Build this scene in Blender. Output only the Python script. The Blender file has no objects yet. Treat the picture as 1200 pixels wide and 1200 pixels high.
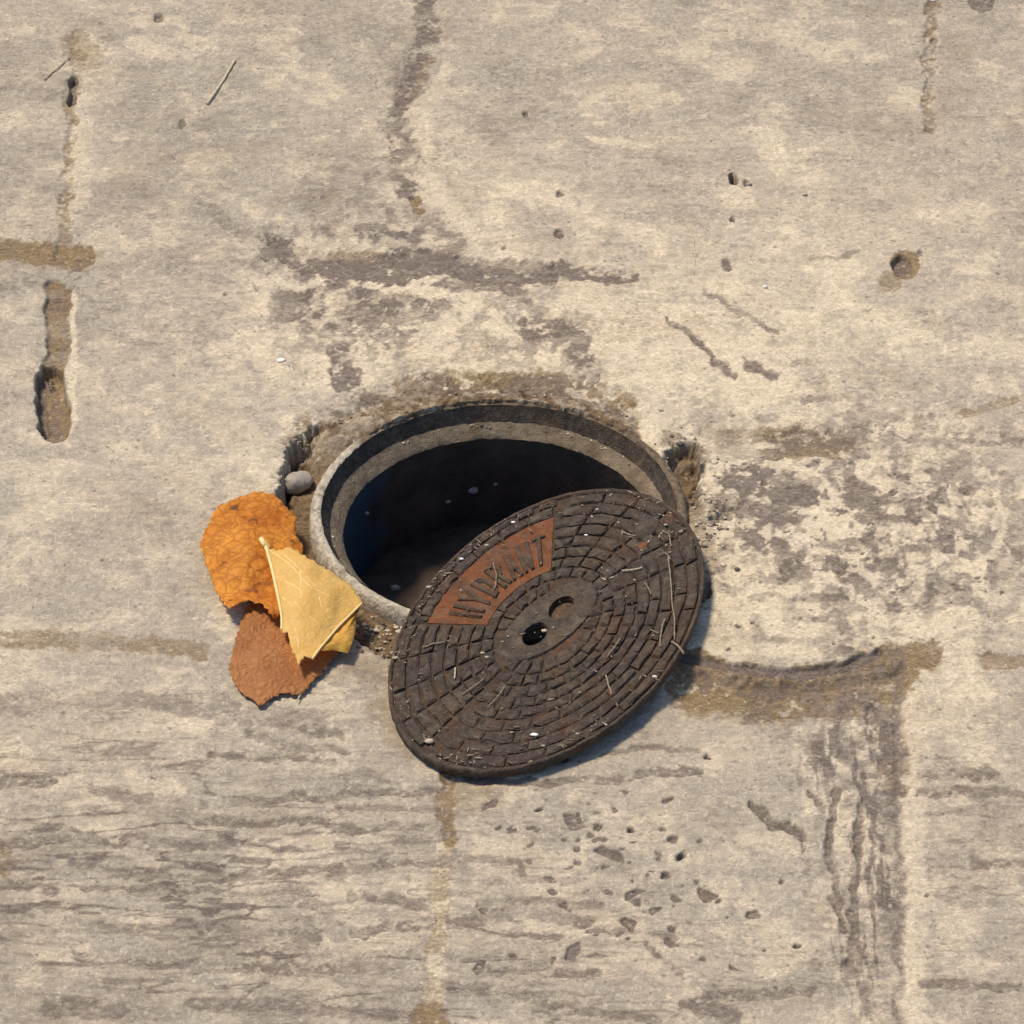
import bpy, bmesh, math, random
import numpy as np
from mathutils import Vector
from mathutils.geometry import delaunay_2d_cdt

# ------------------------------------------------------------------ scene, camera, world, sun
scene = bpy.context.scene
COL = scene.collection
ELEV = 0.659529263; DIST = 2.4; SPAN = 1200 / 2305.64825
T = Vector((0.006568678, -0.002289009, 0.0))
VD = Vector((0, math.cos(ELEV), -math.sin(ELEV)))
UP = Vector((0, math.sin(ELEV), math.cos(ELEV)))
CAM = T - VD * DIST
cam_d = bpy.data.cameras.new('camera'); cam = bpy.data.objects.new('camera', cam_d); COL.objects.link(cam)
cam.location = CAM
cam.rotation_euler = (math.pi / 2 - ELEV, 0, 0)
cam_d.sensor_width = 36; cam_d.lens = 36 * DIST / SPAN
cam_d.clip_start = 0.05; cam_d.clip_end = 500
scene.camera = cam

SUN_AZ = math.radians(-56)      # clockwise from +Y (away from the camera): up and left in the picture
SUN_EL = math.radians(63)
world = bpy.data.worlds.new('World'); scene.world = world; world.use_nodes = True
wn = world.node_tree; bg = wn.nodes['Background']
sky = wn.nodes.new('ShaderNodeTexSky'); sky.sky_type = 'NISHITA'; sky.sun_disc = False
sky.sun_elevation = SUN_EL; sky.sun_rotation = SUN_AZ
wn.links.new(sky.outputs[0], bg.inputs[0]); bg.inputs[1].default_value = 0.075
sl = bpy.data.lights.new('sun', 'SUN'); sun = bpy.data.objects.new('sun', sl); COL.objects.link(sun)
sl.energy = 2.1; sl.angle = math.radians(11); sl.color = (1.0, 0.863, 0.645)
sdir = Vector((math.sin(SUN_AZ) * math.cos(SUN_EL), math.cos(SUN_AZ) * math.cos(SUN_EL), math.sin(SUN_EL)))
sun.rotation_euler = sdir.to_track_quat('Z', 'Y').to_euler()
sun.location = sdir * 5
vs = scene.view_settings; vs.view_transform = 'Standard'; vs.look = 'None'; vs.gamma = 1; vs.exposure = 0.92
scene.cycles.max_bounces = 6

rnd = random.Random(7)

# ------------------------------------------------------------------ helpers
def ray(px, py):
    return (VD + Vector((1, 0, 0)) * ((px - 600) / 1200 * SPAN / DIST) - UP * ((py - 600) / 1200 * SPAN / DIST))
def gp(px, py, z=0.0):                         # surveyed picture mark -> point on the level z
    v = ray(px, py); return CAM + v * ((z - CAM.z) / v.z)
def on_plane(px, py, p0, n):
    v = ray(px, py); return CAM + v * ((p0 - CAM).dot(n) / v.dot(n))

_T = {}
def vnoise(x, y, seed=0):
    if seed not in _T:
        _T[seed] = np.random.default_rng(seed + 11).random((256, 256)).astype(np.float32)
    t = _T[seed]
    xi = np.floor(x).astype(np.int64); yi = np.floor(y).astype(np.int64)
    fx = (x - xi).astype(np.float32); fy = (y - yi).astype(np.float32)
    fx = fx * fx * (3 - 2 * fx); fy = fy * fy * (3 - 2 * fy)
    x0 = xi & 255; x1 = (xi + 1) & 255; y0 = yi & 255; y1 = (yi + 1) & 255
    return (t[y0, x0] * (1 - fx) + t[y0, x1] * fx) * (1 - fy) + (t[y1, x0] * (1 - fx) + t[y1, x1] * fx) * fy
def fbm(x, y, seed=0, octv=4, gain=0.5):
    s = 0; a = 1.0; tot = 0
    for i in range(octv):
        s = s + a * vnoise(x * 2 ** i + 17.3 * i, y * 2 ** i + 5.1 * i, seed + i); tot += a; a *= gain
    return s / tot
def sstep(a, b, x):
    t = np.clip((x - a) / (b - a), 0, 1); return t * t * (3 - 2 * t)

def smooth_line(P, k=4):
    Q = [P[0] * 2 - P[1]] + list(P) + [P[-1] * 2 - P[-2]]; out = []
    for i in range(1, len(Q) - 2):
        a, b, c, d = Q[i - 1:i + 3]
        for j in range(k):
            t = j / k; out.append(.5 * (2 * b + (c - a) * t + (2 * a - 5 * b + 4 * c - d) * t * t + (3 * b - a - 3 * c + d) * t ** 3))
    return out + [P[-1]]
def obj(name, me, mat=None, parent=None):
    o = bpy.data.objects.new(name, me); COL.objects.link(o)
    if mat is not None:
        me.materials.clear(); me.materials.append(mat)
    if parent: o.parent = parent
    return o
def mesh_py(name, v, f, smooth=True):
    me = bpy.data.meshes.new(name); me.from_pydata([tuple(p) for p in v], [], f)
    me.polygons.foreach_set('use_smooth', [smooth] * len(me.polygons)); me.update(); return me
def tag(o, label=None, cat=None, group=None, kind=None):
    if label: o['label'] = label
    if cat: o['category'] = cat
    if group: o['group'] = group
    if kind: o['kind'] = kind
    return o
def thing(name, loc, label, cat, group=None):
    o = bpy.data.objects.new(name, None); COL.objects.link(o); o.location = loc
    o.empty_display_size = 0.02
    return tag(o, label, cat, group)
def local(o, pts): return [Vector(p) - o.location for p in pts]

# ------------------------------------------------------------------ materials
class N:
    def __init__(s, name):
        s.m = bpy.data.materials.new(name); s.m.use_nodes = True
        s.t = s.m.node_tree; s.b = s.t.nodes['Principled BSDF']; s.b.inputs['Roughness'].default_value = 0.85
        s.co = s.t.nodes.new('ShaderNodeTexCoord').outputs['Object']
    def node(s, k): return s.t.nodes.new(k)
    def link(s, a, b): s.t.links.new(a, b)
    def mapped(s, sc):
        m = s.node('ShaderNodeMapping'); m.inputs['Scale'].default_value = sc; s.link(s.co, m.inputs[0]); return m.outputs[0]
    def noise(s, scale, detail=5, rough=0.6, vec=None, dist=0.0):
        n = s.node('ShaderNodeTexNoise'); n.inputs['Scale'].default_value = scale; n.inputs['Detail'].default_value = detail
        n.inputs['Roughness'].default_value = rough; n.inputs['Distortion'].default_value = dist
        s.link(vec if vec is not None else s.co, n.inputs['Vector']); return n.outputs['Fac']
    def ramp(s, fac, stops, interp='LINEAR'):
        r = s.node('ShaderNodeValToRGB'); cr = r.color_ramp; cr.interpolation = interp
        while len(cr.elements) < len(stops): cr.elements.new(0.5)
        for e, (p, c) in zip(cr.elements, stops):
            e.position = p; e.color = (*c, 1) if len(c) == 3 else c
        s.link(fac, r.inputs[0]); return r.outputs[0]
    def grey(s, fac, a, b, lo=0.0, hi=1.0): return s.ramp(fac, [(a, (lo,) * 3), (b, (hi,) * 3)])
    def mix(s, fac, a, b, mode='MIX'):
        m = s.node('ShaderNodeMix'); m.data_type = 'RGBA'; m.blend_type = mode
        for v, i in ((fac, 0), (a, 6), (b, 7)):
            if isinstance(v, (int, float)): m.inputs[i].default_value = v
            elif isinstance(v, tuple): m.inputs[i].default_value = (*v, 1)
            else: s.link(v, m.inputs[i])
        return m.outputs[2]
    def math(s, op, a, b):
        m = s.node('ShaderNodeMath'); m.operation = op
        for i, v in enumerate((a, b)):
            if isinstance(v, (int, float)): m.inputs[i].default_value = v
            else: s.link(v, m.inputs[i])
        return m.outputs[0]
    def bump(s, h, strength, dist, normal=None):
        b = s.node('ShaderNodeBump'); b.inputs['Strength'].default_value = strength; b.inputs['Distance'].default_value = dist
        s.link(h, b.inputs['Height'])
        if normal is not None: s.link(normal, b.inputs['Normal'])
        return b.outputs[0]
    def out(s, col, normal=None, rough=None):
        if isinstance(col, tuple): s.b.inputs['Base Color'].default_value = (*col, 1)
        else: s.link(col, s.b.inputs['Base Color'])
        if normal is not None: s.link(normal, s.b.inputs['Normal'])
        if rough is not None: s.b.inputs['Roughness'].default_value = rough
        return s.m

def stone_material():
    n = N('weathered_paving'); n.b.inputs['Specular IOR Level'].default_value = 0.2
    at = n.node('ShaderNodeAttribute'); at.attribute_name = 'stain_shade'
    sp = n.node('ShaderNodeSeparateColor'); n.link(at.outputs['Color'], sp.inputs[0])
    broad = n.noise(9, 3)
    streak = n.noise(1, 5, 0.62, n.mapped((34, 120, 60)), 1.0)
    f1 = n.noise(1, 6, 0.70, n.mapped((120, 190, 150)), 1.6)
    f2 = n.noise(1, 6, 0.70, n.mapped((95, 170, -150)), 2.2)
    fine = n.noise(1, 4, 0.68, n.mapped((330, 480, 400)), 1.5)
    fibre = n.noise(1, 3, 0.6, n.mapped((420, 90, 100)), 2.5)
    grain = n.noise(1500, 2)
    def rag(m, nz, k, lo, hi): return n.grey(n.math('ADD', m, n.math('MULTIPLY', n.math('SUBTRACT', nz, .5), k)), lo, hi)
    dark = rag(sp.outputs[0], f2, .75, .10, .98); tan = rag(sp.outputs[1], f1, 1.1, .12, .86)
    pale = rag(sp.outputs[2], fine, .8, .12, .98); soil = at.outputs['Alpha']
    mid = n.noise(1, 5, .65, n.mapped((30, 36, 30)), 1.2)
    base = n.mix(n.grey(mid, .38, .62), (.345, .300, .245), (.428, .362, .276))
    base = n.mix(n.grey(broad, .46, .64, 0, .35), base, (.335, .318, .272))
    base = n.mix(n.grey(streak, .50, .68, 0, .20), base, (.285, .245, .212))
    base = n.mix(n.grey(f2, .535, .60, 0, .52), base, (.248, .215, .194))
    base = n.mix(n.grey(f1, .535, .595, 0, .62), base, (.53, .455, .350))
    base = n.mix(n.grey(fine, .55, .62, 0, .55), base, (.61, .53, .415))
    base = n.mix(n.grey(fine, .46, .37, 0, .20), base, (.215, .185, .160))
    base = n.mix(n.grey(fibre, .60, .65, 0, .45), base, (.64, .56, .45))
    base = n.mix(pale, base, n.mix(n.grey(fine, .35, .65), (.47, .39, .285), (.74, .63, .47)))
    tn = n.mix(n.grey(fine, .35, .68), (.145, .096, .050), (.345, .255, .150))
    base = n.mix(tan, base, tn)
    dk = n.mix(n.grey(fine, .38, .72), (.098, .075, .064), (.220, .176, .152))
    dk = n.mix(n.grey(f1, .49, .62, 0, .5), dk, (.32, .268, .228))
    dk = n.mix(n.grey(sp.outputs[0], 1.0, 1.35), dk, (.105, .078, .064))
    base = n.mix(n.math('MULTIPLY', dark, .92), base, dk)
    sc = n.mix(n.grey(fine, .32, .68), (.058, .033, .017), (.215, .138, .072))
    base = n.mix(soil, base, n.mix(n.grey(f1, .52, .66, 0, .40), sc, (.33, .27, .20)))
    vg = n.node('ShaderNodeTexVoronoi'); vg.inputs['Scale'].default_value = 620; n.link(n.co, vg.inputs['Vector'])
    sv = n.node('ShaderNodeSeparateColor'); n.link(vg.outputs['Color'], sv.inputs[0])
    base = n.mix(.8, base, n.grey(sv.outputs[0], 0, 1, .90, 1.07), 'MULTIPLY')
    base = n.mix(n.grey(sv.outputs[1], .972, .995, 0, .35), base, (.64, .57, .47))
    base = n.mix(n.grey(sv.outputs[2], .975, .99, 0, .45), base, (.13, .105, .09))
    base = n.mix(1.0, base, n.grey(grain, .3, .7, .89, 1.08), 'MULTIPLY')
    nb = n.bump(f1, .42, .0020); nb = n.bump(fine, .38, .0010, nb); nb = n.bump(grain, .22, .0004, nb)
    return n.out(base, nb, .93)

def iron(name, lo, hi, rust, rust_amt, bump=.5, dust=.4):
    n = N(name); n.b.inputs['Specular IOR Level'].default_value = 0.3
    a = n.noise(260, 5, .68); b = n.noise(800, 4, .68); c = n.noise(50, 5, .65); d = n.noise(120, 6, .72, None, 1.0)
    col = n.mix(n.grey(a, .35, .68), lo, hi)
    col = n.mix(n.grey(c, .48, .66, 0, rust_amt), col, rust)
    col = n.mix(n.grey(d, .48, .68, 0, dust), col, (.185, .140, .100))
    col = n.mix(n.grey(b, .58, .72, 0, .45), col, (.30, .235, .17))
    return n.out(col, n.bump(b, bump, .0009, n.bump(a, bump, .0016)), .82)

def simple(name, lo, hi, scale=400, bump=.3, dist=.0008, rough=.85):
    n = N(name); a = n.noise(scale, 5, .62)
    return n.out(n.mix(n.grey(a, .33, .68), lo, hi), n.bump(a, bump, dist), rough)

def leaf_material(name, c1, c2, c3, cell, cell_amt, transl=.3, spots=0.0, relief=.35):
    n = N(name); n.b.inputs['Specular IOR Level'].default_value = 0.3
    a = n.noise(45, 4, .6); f = n.noise(500, 3)
    col = n.mix(n.grey(a, .35, .65), c1, c2)
    v = n.node('ShaderNodeTexVoronoi'); v.feature = 'DISTANCE_TO_EDGE'; v.inputs['Scale'].default_value = cell
    mm = n.node('ShaderNodeMix'); mm.data_type = 'VECTOR'; mm.inputs[0].default_value = .010
    nn = n.node('ShaderNodeTexNoise'); nn.inputs['Scale'].default_value = 120; n.link(n.co, nn.inputs['Vector'])
    n.link(n.co, mm.inputs[4]); n.link(nn.outputs['Color'], mm.inputs[5]); n.link(mm.outputs[1], v.inputs['Vector'])
    edge = n.grey(v.outputs['Distance'], .02, .16, cell_amt, 0)
    col = n.mix(edge, col, c3)
    col = n.mix(n.grey(f, .58, .75, 0, .35), col, c3)
    if spots: col = n.mix(n.grey(n.noise(90, 3, .5), .66, .74, 0, spots), col, (.10, .035, .01))
    tr = n.node('ShaderNodeBsdfTranslucent'); n.link(col, tr.inputs[0])
    ms = n.node('ShaderNodeMixShader'); ms.inputs[0].default_value = transl
    n.link(n.b.outputs[0], ms.inputs[1]); n.link(tr.outputs[0], ms.inputs[2])
    n.link(ms.outputs[0], n.t.nodes['Material Output'].inputs[0])
    return n.out(col, n.bump(v.outputs['Distance'], relief, .0020, n.bump(f, .2, .0005)), .62)

M = {}
M['stone'] = stone_material()
M['block'] = iron('worn_cast_iron', (.038, .028, .022), (.090, .066, .049), (.105, .047, .022), .45, 1.0, .60)
M['plate'] = iron('rusty_groove_iron', (.034, .021, .014), (.078, .050, .034), (.11, .040, .012), .7, .5, .25)
M['panel'] = iron('orange_rust', (.140, .047, .016), (.225, .074, .023), (.085, .042, .023), .85, .7, .45)
M['letter'] = iron('rusted_lettering', (.046, .029, .019), (.088, .054, .035), (.13, .05, .018), .5)
M['boss'] = iron('smooth_boss_iron', (.042, .031, .024), (.090, .067, .050), (.105, .050, .024), .5, .8, .6)
def lip_material():
    n = N('worn_pale_ring'); a = n.noise(330, 5, .65); b = n.noise(90, 5, .7)
    g = n.node('ShaderNodeSeparateXYZ'); n.link(n.co, g.inputs[0])
    col = n.mix(n.grey(a, .33, .68), (.25, .215, .165), (.60, .53, .42))
    caked = n.grey(n.math('ADD', n.math('ADD', n.math('MULTIPLY', g.outputs[1], 9), n.math('MULTIPLY', g.outputs[0], 4.5)), n.math('MULTIPLY', b, 1.1)), .62, .92)
    grime = n.mix(n.grey(a, .35, .65), (.060, .042, .028), (.20, .145, .09))
    col = n.mix(caked, col, grime)
    col = n.mix(n.grey(b, .56, .66, 0, .7), col, grime)
    return n.out(col, n.bump(a, .7, .0018, n.bump(b, .5, .003)), .9)
M['lip'] = lip_material()
M['wall'] = iron('ring_inner_iron', (.026, .021, .018), (.068, .055, .044), (.10, .058, .030), .6, .7, .45)
M['ledge'] = iron('dusty_ledge', (.155, .118, .078), (.285, .220, .150), (.115, .070, .038), .6, .6, .2)
M['silt'] = simple('damp_silt', (.032, .020, .013), (.085, .054, .036), 75, .8, .004)
M['pebble'] = simple('grey_pebble', (.25, .22, .185), (.42, .37, .31), 280, .6, .0015)
M['straw'] = simple('dry_straw', (.42, .33, .21), (.62, .53, .38), 600, .2, .0003)
M['straw_dull'] = simple('dull_straw', (.19, .14, .09), (.33, .25, .17), 600, .2, .0003)
M['white'] = simple('white_chip', (.78, .75, .68), (.88, .86, .80), 500, .2, .0003, .5)
M['buff'] = simple('buff_grit', (.34, .28, .20), (.52, .44, .33), 500, .4, .0006)
M['plug'] = simple('packed_dirt', (.045, .026, .013), (.13, .080, .042), 300, .8, .002)
M['rust'] = simple('bright_rust', (.075, .030, .012), (.22, .080, .026), 500, .6, .001)
M['orange_leaf'] = leaf_material('orange_leaf_blade', (.80, .34, .040), (.56, .170, .010), (.30, .080, .008), 165, .46, .28, .85, .6)
M['yellow_leaf'] = leaf_material('yellow_leaf_blade', (.93, .70, .29), (.86, .59, .18), (.74, .42, .08), 330, .22, .48)
M['yellow_flap'] = leaf_material('yellow_leaf_underside', (.80, .50, .12), (.72, .40, .07), (.52, .24, .03), 170, .35, .30)
M['russet_leaf'] = leaf_material('russet_leaf_blade', (.42, .175, .055), (.32, .120, .036), (.22, .076, .022), 230, .30, .12, 0, .8)
M['vein'] = simple('pale_vein', (.74, .53, .22), (.82, .64, .32), 400, .2, .0003)
M['vein_soft'] = simple('soft_vein', (.76, .54, .22), (.80, .60, .27), 400, .2, .0003)
def shaft_material():
    n = N('dark_shaft_lining'); g = n.node('ShaderNodeSeparateXYZ'); n.link(n.co, g.inputs[0])
    a = n.noise(60, 5, .6)
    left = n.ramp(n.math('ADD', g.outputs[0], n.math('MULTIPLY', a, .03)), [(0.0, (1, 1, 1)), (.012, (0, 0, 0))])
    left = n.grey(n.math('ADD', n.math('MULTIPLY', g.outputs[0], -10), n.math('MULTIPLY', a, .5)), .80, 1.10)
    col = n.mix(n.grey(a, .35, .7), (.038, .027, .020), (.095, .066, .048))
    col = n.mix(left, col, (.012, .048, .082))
    return n.out(col, n.bump(a, .6, .003), .8)
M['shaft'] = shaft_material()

# ------------------------------------------------------------------ the pavement: one surveyed height field, cut along its joints
LID_C = Vector((0.024226044, -0.103268, 0.008812379))
LID_A = Vector((0.07013805, 0.07890188, 0.00333842))      # along the lettering
LID_B = Vector((-0.03373399, 0.07276793, -0.00052839))    # from the centre towards the lettering
LID_N = Vector((-0.03662567, -0.00972301, 0.99928175))

x0, x1, y0, y1 = -0.345, 0.355, -0.44, 0.56
DX, DY = 0.00078, 0.00092
gx = np.arange(x0, x1 + DX / 2, DX); gy = np.arange(y0, y1 + DY / 2, DY)
NX, NY = len(gx), len(gy)
WX, WY = np.meshgrid(gx, gy)
WX = WX.astype(np.float64); WY = WY.astype(np.float64)
# where each ground point lies on the surveyed photograph (1200 px square); used only to read the marks off
se, ce = math.sin(ELEV), math.cos(ELEV)
dx_, dy_ = WX - T.x, WY - T.y
dep = DIST + dy_ * ce
PX = 600 + 1200 / SPAN * DIST * dx_ / dep
PY = 600 - 1200 / SPAN * DIST * dy_ * se / dep
def warp(amp, sc, seed):
    return ((fbm(WX / sc, WY / sc * .7, seed, 3) - .5) * 2 * amp, (fbm(WX / sc, WY / sc * .7, seed + 40, 3) - .5) * 2 * amp)
w1x, w1y = warp(9, .012, 100); w2x, w2y = warp(5, .004, 200)
QX = PX + w1x + w2x; QY = PY + w1y * .7 + w2y * .7
LX = PX + w1x * .35 + w2x * .5; LY = PY + w1y * .25 + w2y * .35

def seg_dist(X, Y, pts, asp=1.0):
    d = np.full(X.shape, 1e9)
    for (ax, ay), (bx, by) in zip(pts[:-1], pts[1:]):
        vx, vy = bx - ax, (by - ay) * asp; L = vx * vx + vy * vy + 1e-9
        t = np.clip(((X - ax) * vx + (Y - ay) * asp * vy) / L, 0, 1)
        d = np.minimum(d, np.hypot(X - ax - t * vx, (Y - ay) * asp - t * vy))
    return d
def stroke(pts, w, soft=None, X=None, Y=None, asp=1.0):
    """mask 0..1 of a worn line through pts, w = half width"""
    soft = soft or w * .8
    X = QX if X is None else X; Y = QY if Y is None else Y
    xs = [p[0] for p in pts]; ys = [p[1] for p in pts]; m = w + soft + 30
    sel = (PX > min(xs) - m) & (PX < max(xs) + m) & (PY > min(ys) - m) & (PY < max(ys) + m)
    out = np.zeros(X.shape)
    if len(pts) == 1: pts = [pts[0], (pts[0][0] + .01, pts[0][1])]
    out[sel] = 1 - sstep(w - soft * .5, w + soft, seg_dist(X[sel], Y[sel], pts, asp))
    return out
def inside(poly, X, Y):
    r = np.zeros(X.shape, bool); n = len(poly)
    for i in range(n):
        (ax, ay), (bx, by) = poly[i], poly[(i + 1) % n]
        if ay == by: continue
        c = (ay > Y) != (by > Y)
        r ^= c & (X < (bx - ax) * (Y - ay) / (by - ay) + ax)
    return r

# --- noise fields
streak = fbm(WX / .050 + (w1x / 60), WY / .0062, 1, 4, .6)
streak2 = fbm(WX / .018 + (w1x / 30), WY / .0034, 21, 3, .6)
patch = fbm(WX / .045, WY / .045, 3, 4)
mott = fbm(WX / .0085, WY / .0080, 5, 4, .6)
fineN = fbm(WX / .0030, WY / .0030, 9, 3, .6)
ero = fbm(WX / .0055, WY / .0048, 61, 4, .72)
ridge = 1 - np.abs(2 * fbm(WX / .0060, WY / .0065, 31, 3, .6) - 1)
vary = fbm(WX / .022 + w1x / 50, WY / .012, 141, 3)
big = fbm(WX / .16, WY / .16, 13, 3)

dark = np.zeros_like(WX); tan = np.zeros_like(WX); pale = np.zeros_like(WX); hgt = np.zeros_like(WX)
def zone(cx, cy, rx, ry): return np.exp(-(((PX - cx) / rx) ** 2 + ((PY - cy) / ry) ** 2))
# streaky weathering: strongest at the lower left
zs = .04 + .50 * zone(180, 1000, 420, 210) + .55 * zone(700, 1130, 420, 130) + .30 * zone(1150, 1000, 140, 260) + .25 * zone(150, 380, 330, 150) + .28 * zone(760, 180, 380, 160)
zs = np.clip(zs, 0, 1)
dark += sstep(.545, .66, streak) * zs * .25
lines = 1 - np.abs(2 * fbm(WX / .055 + w1x / 45, WY / .0125 + w1y / 90, 151, 4, .55) - 1)
lines2 = 1 - np.abs(2 * fbm(WX / .035 + w1x / 30, WY / .0085 + w1y / 60, 161, 3, .5) - 1)
zl = np.clip(.95 * zone(160, 1010, 400, 190) + .75 * zone(640, 1150, 330, 90) + .45 * zone(1140, 980, 90, 220) + .25 * zone(160, 370, 240, 110) + .25 * zone(780, 170, 330, 120), 0, 1)
dark += sstep(.90, .975, lines) * zl * .85 * sstep(.30, .56, vary) + sstep(.925, .985, lines2) * zl * .5 * sstep(.55, .35, vary)
dark += sstep(.57, .70, streak2) * zs * .4
dark += sstep(.54, .70, patch) * .22 * sstep(.40, .62, mott)
tone = fbm(WX / .026 + w1x / 40, WY / .024 + w1y / 40, 81, 5, .62)
dark += sstep(.54, .68, tone) * .18; pale += sstep(.47, .34, tone) * .45
flake = fbm(WX / .0075 + w1x / 20, WY / .0095 + w1y / 20, 171, 4, .62)
vert = 1 - np.abs(2 * fbm(WX / .0070 + w1x / 25, WY / .045, 181, 4, .6) - 1)
za = np.clip(1.25 * zone(430, 335, 130, 70) + .7 * zone(640, 400, 80, 40) + .6 * zone(475, 150, 30, 110), 0, 1)
dark += za * sstep(.50, .60, flake) * .95; pale += za * sstep(.49, .42, flake) * .65
zb = np.clip(1.1 * zone(950, 610, 160, 110) + .5 * zone(1130, 640, 90, 110), 0, 1)
dark += zb * sstep(.51, .60, flake) * .85; pale += zb * sstep(.525, .44, flake) * .85
zc = np.clip(1.1 * zone(1015, 1010, 48, 190) + .9 * zone(1000, 880, 70, 60), 0, 1)
dark += zc * (sstep(.80, .93, vert) * .75 + sstep(.52, .58, flake) * .45 + .16); pale += zc * sstep(.47, .38, flake) * .75
tan += sstep(.58, .72, fbm(WX / .05, WY / .04, 91, 4, .6)) * .22
zr = zone(980, 640, 190, 130)
dark += zr * sstep(.55, .62, mott) * .75
pale += sstep(.52, .70, ridge * .55 + mott * .45) * (.22 + .5 * zr + .4 * zone(640, 400, 330, 90))
pale += .55 * zone(640, 415, 260, 50) * sstep(.35, .6, mott) + .8 * zone(860, 650, 60, 120) + .55 * zone(930, 740, 190, 40)
pale += .45 * zone(1120, 840, 60, 130) + .40 * zone(300, 560, 140, 90) * sstep(.3, .6, mott) + .35 * zone(560, 220, 130, 70) + .35 * zone(140, 870, 130, 40)
pale += .30 * zone(950, 240, 200, 120) + .3 * zone(110, 90, 40, 90)
dark += np.clip(.20 * zone(230, 170, 300, 190) + .22 * zone(250, 1130, 620, 150) + .14 * zone(1000, 60, 300, 120) + .12 * zone(1130, 1050, 120, 200), 0, .24) * (.5 + sstep(.35, .65, patch))
pale += .30 * zone(620, 400, 330, 110) + .28 * zone(900, 520, 230, 170) + .15 * zone(300, 620, 160, 120)
# two shallow swells and hollows
hgt += (big - .5) * .005 + (patch - .5) * .0018 + (streak - .5) * .0012 + (mott - .5) * .0007 + (fineN - .5) * .00035

def mark(kind, pts, w, amt=1.0, soft=None, depth=0.0, mot=None, sharp=False, asp=1.0):
    """one read-off mark: dark stains or painted shade, tan fill, pale scuffs or a painted lit edge, with an optional real recess"""
    global dark, tan, pale, hgt
    m = stroke(pts, w * (1.0 if sharp else .92), soft if not sharp and soft else soft, LX if sharp else QX, LY if sharp else QY, asp)
    if not sharp: m = (.18 * m + .82 * sstep(.28, .70, m + (ero - .5) * 1.5 * np.minimum(1, m * 4))) * np.clip(.75 + 1.5 * (vary - .33), .68, 1.0)
    else: m = sstep(.20, .80, m + (ero - .5) * .8 * np.minimum(1, m * 6)) * np.minimum(1, m * 4)
    mm = m * amt
    if mot is not None: mm = mm * sstep(mot, mot + .16, mott * .6 + fineN * .4)
    if kind == 'dark': dark = np.maximum(dark, mm)
    elif kind == 'tan': tan = np.maximum(tan, mm)
    elif kind == 'pale': pale = np.maximum(pale, mm); dark = dark * (1 - .7 * mm)
    hgt -= m * depth * (.75 if sharp else .6)

# --- joints between the slabs
mark('tan', [(92, 40), (86, 110), (80, 200), (72, 300)], 6, .75, 8, .0018, .38)
mark('pale', [(105, 50), (95, 150), (88, 230)], 12, .7, 10)
mark('tan', [(90, 50), (100, 70)], 16, .5, 14)
mark('dark', [(86, 95), (85, 118)], 3.5, .9, 2, .006, None, True)
mark('tan', [(0, 292), (50, 296), (100, 300)], 13, .95, 10, .0014)
mark('dark', [(0, 330), (60, 326), (95, 318)], 8, .8, 8, 0, .42)
mark('dark', [(70, 300), (95, 310)], 14, .5, 10, 0, .45)
mark('tan', [(67, 345), (64, 430)], 14, 1.0, 5, .0034)
mark('dark', [(66, 350), (62, 435)], 12, .85, 6, .0012, .42)
mark('dark', [(60, 445), (64, 500)], 13, .75, 8, .0015, .42)
mark('tan', [(60, 445), (64, 500)], 17, 1.0, 5, .0080, None, True)
mark('dark', [(46, 440), (52, 500)], 5, .9, 4, .003, None, True)  # shade on the slot's left wall, painted dark into the recess
mark('pale', [(86, 345), (86, 500)], 3, .9, 3, 0, None, True)  # light on the slot's right edge, painted as a pale line
mark('dark', [(498, 0), (505, 40), (480, 90), (468, 140), (474, 200), (480, 222)], 11, 1.0, 11, .0016, .40)
mark('tan', [(500, 75), (490, 95), (478, 120)], 9, .75, 8, .0008, .42)
mark('dark', [(455, 130), (462, 210)], 9, .5, 9, 0, .5)
mark('pale', [(522, 85), (496, 130), (500, 190), (512, 225), (552, 270)], 8, .75, 8)
mark('tan', [(484, 232), (496, 246)], 6, .9, 4, .0016)
mark('dark', [(455, 258), (500, 262), (540, 285)], 10, .75, 6, .0010, .38)
mark('dark', [(320, 285), (360, 305), (430, 312), (520, 312), (590, 322), (640, 322)], 13, 1.25, 8, .0026, .24)
mark('dark', [(530, 330), (580, 335), (620, 350)], 7, .85, 6, .0010, .34)
mark('dark', [(650, 315), (690, 326), (735, 326)], 8, 1.1, 4, .0012, .34)
mark('tan', [(390, 300), (450, 302)], 7, .6, 6)
mark('pale', [(350, 288), (430, 292)], 10, .8, 8); mark('pale', [(545, 300), (620, 310)], 8, .6, 8)
mark('dark', [(1096, 0), (1090, 60), (1088, 150)], 6, .45, 6, .0012, .42)
mark('tan', [(1094, 0), (1090, 80), (1088, 150)], 6, .75, 6, .0012, .40)
mark('tan', [(1125, 60), (1120, 110)], 18, .25, 16)
mark('dark', [(830, 512), (880, 528), (960, 515), (1040, 506), (1090, 500)], 11, .75, 8, .0018, .34)
mark('tan', [(900, 520), (985, 520)], 17, .85, 10, .0010, .30)
mark('dark', [(1120, 508), (1200, 518)], 9, .75, 6, .0014, .36)
mark('tan', [(845, 512), (875, 508)], 8, .6, 6)
mark('tan', [(1130, 484), (1190, 470)], 4, .65, 4, .0006)
mark('tan', [(800, 772), (860, 790), (920, 796), (990, 790), (1040, 772), (1085, 768)], 15, 1.0, 10, .0008)
mark('dark', [(810, 790), (900, 803), (990, 800), (1050, 782)], 9, .8, 8, 0, .36)
mark('tan', [(800, 800), (900, 812), (1000, 806), (1060, 790)], 18, 1.15, 16, .0003, .30)
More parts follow.
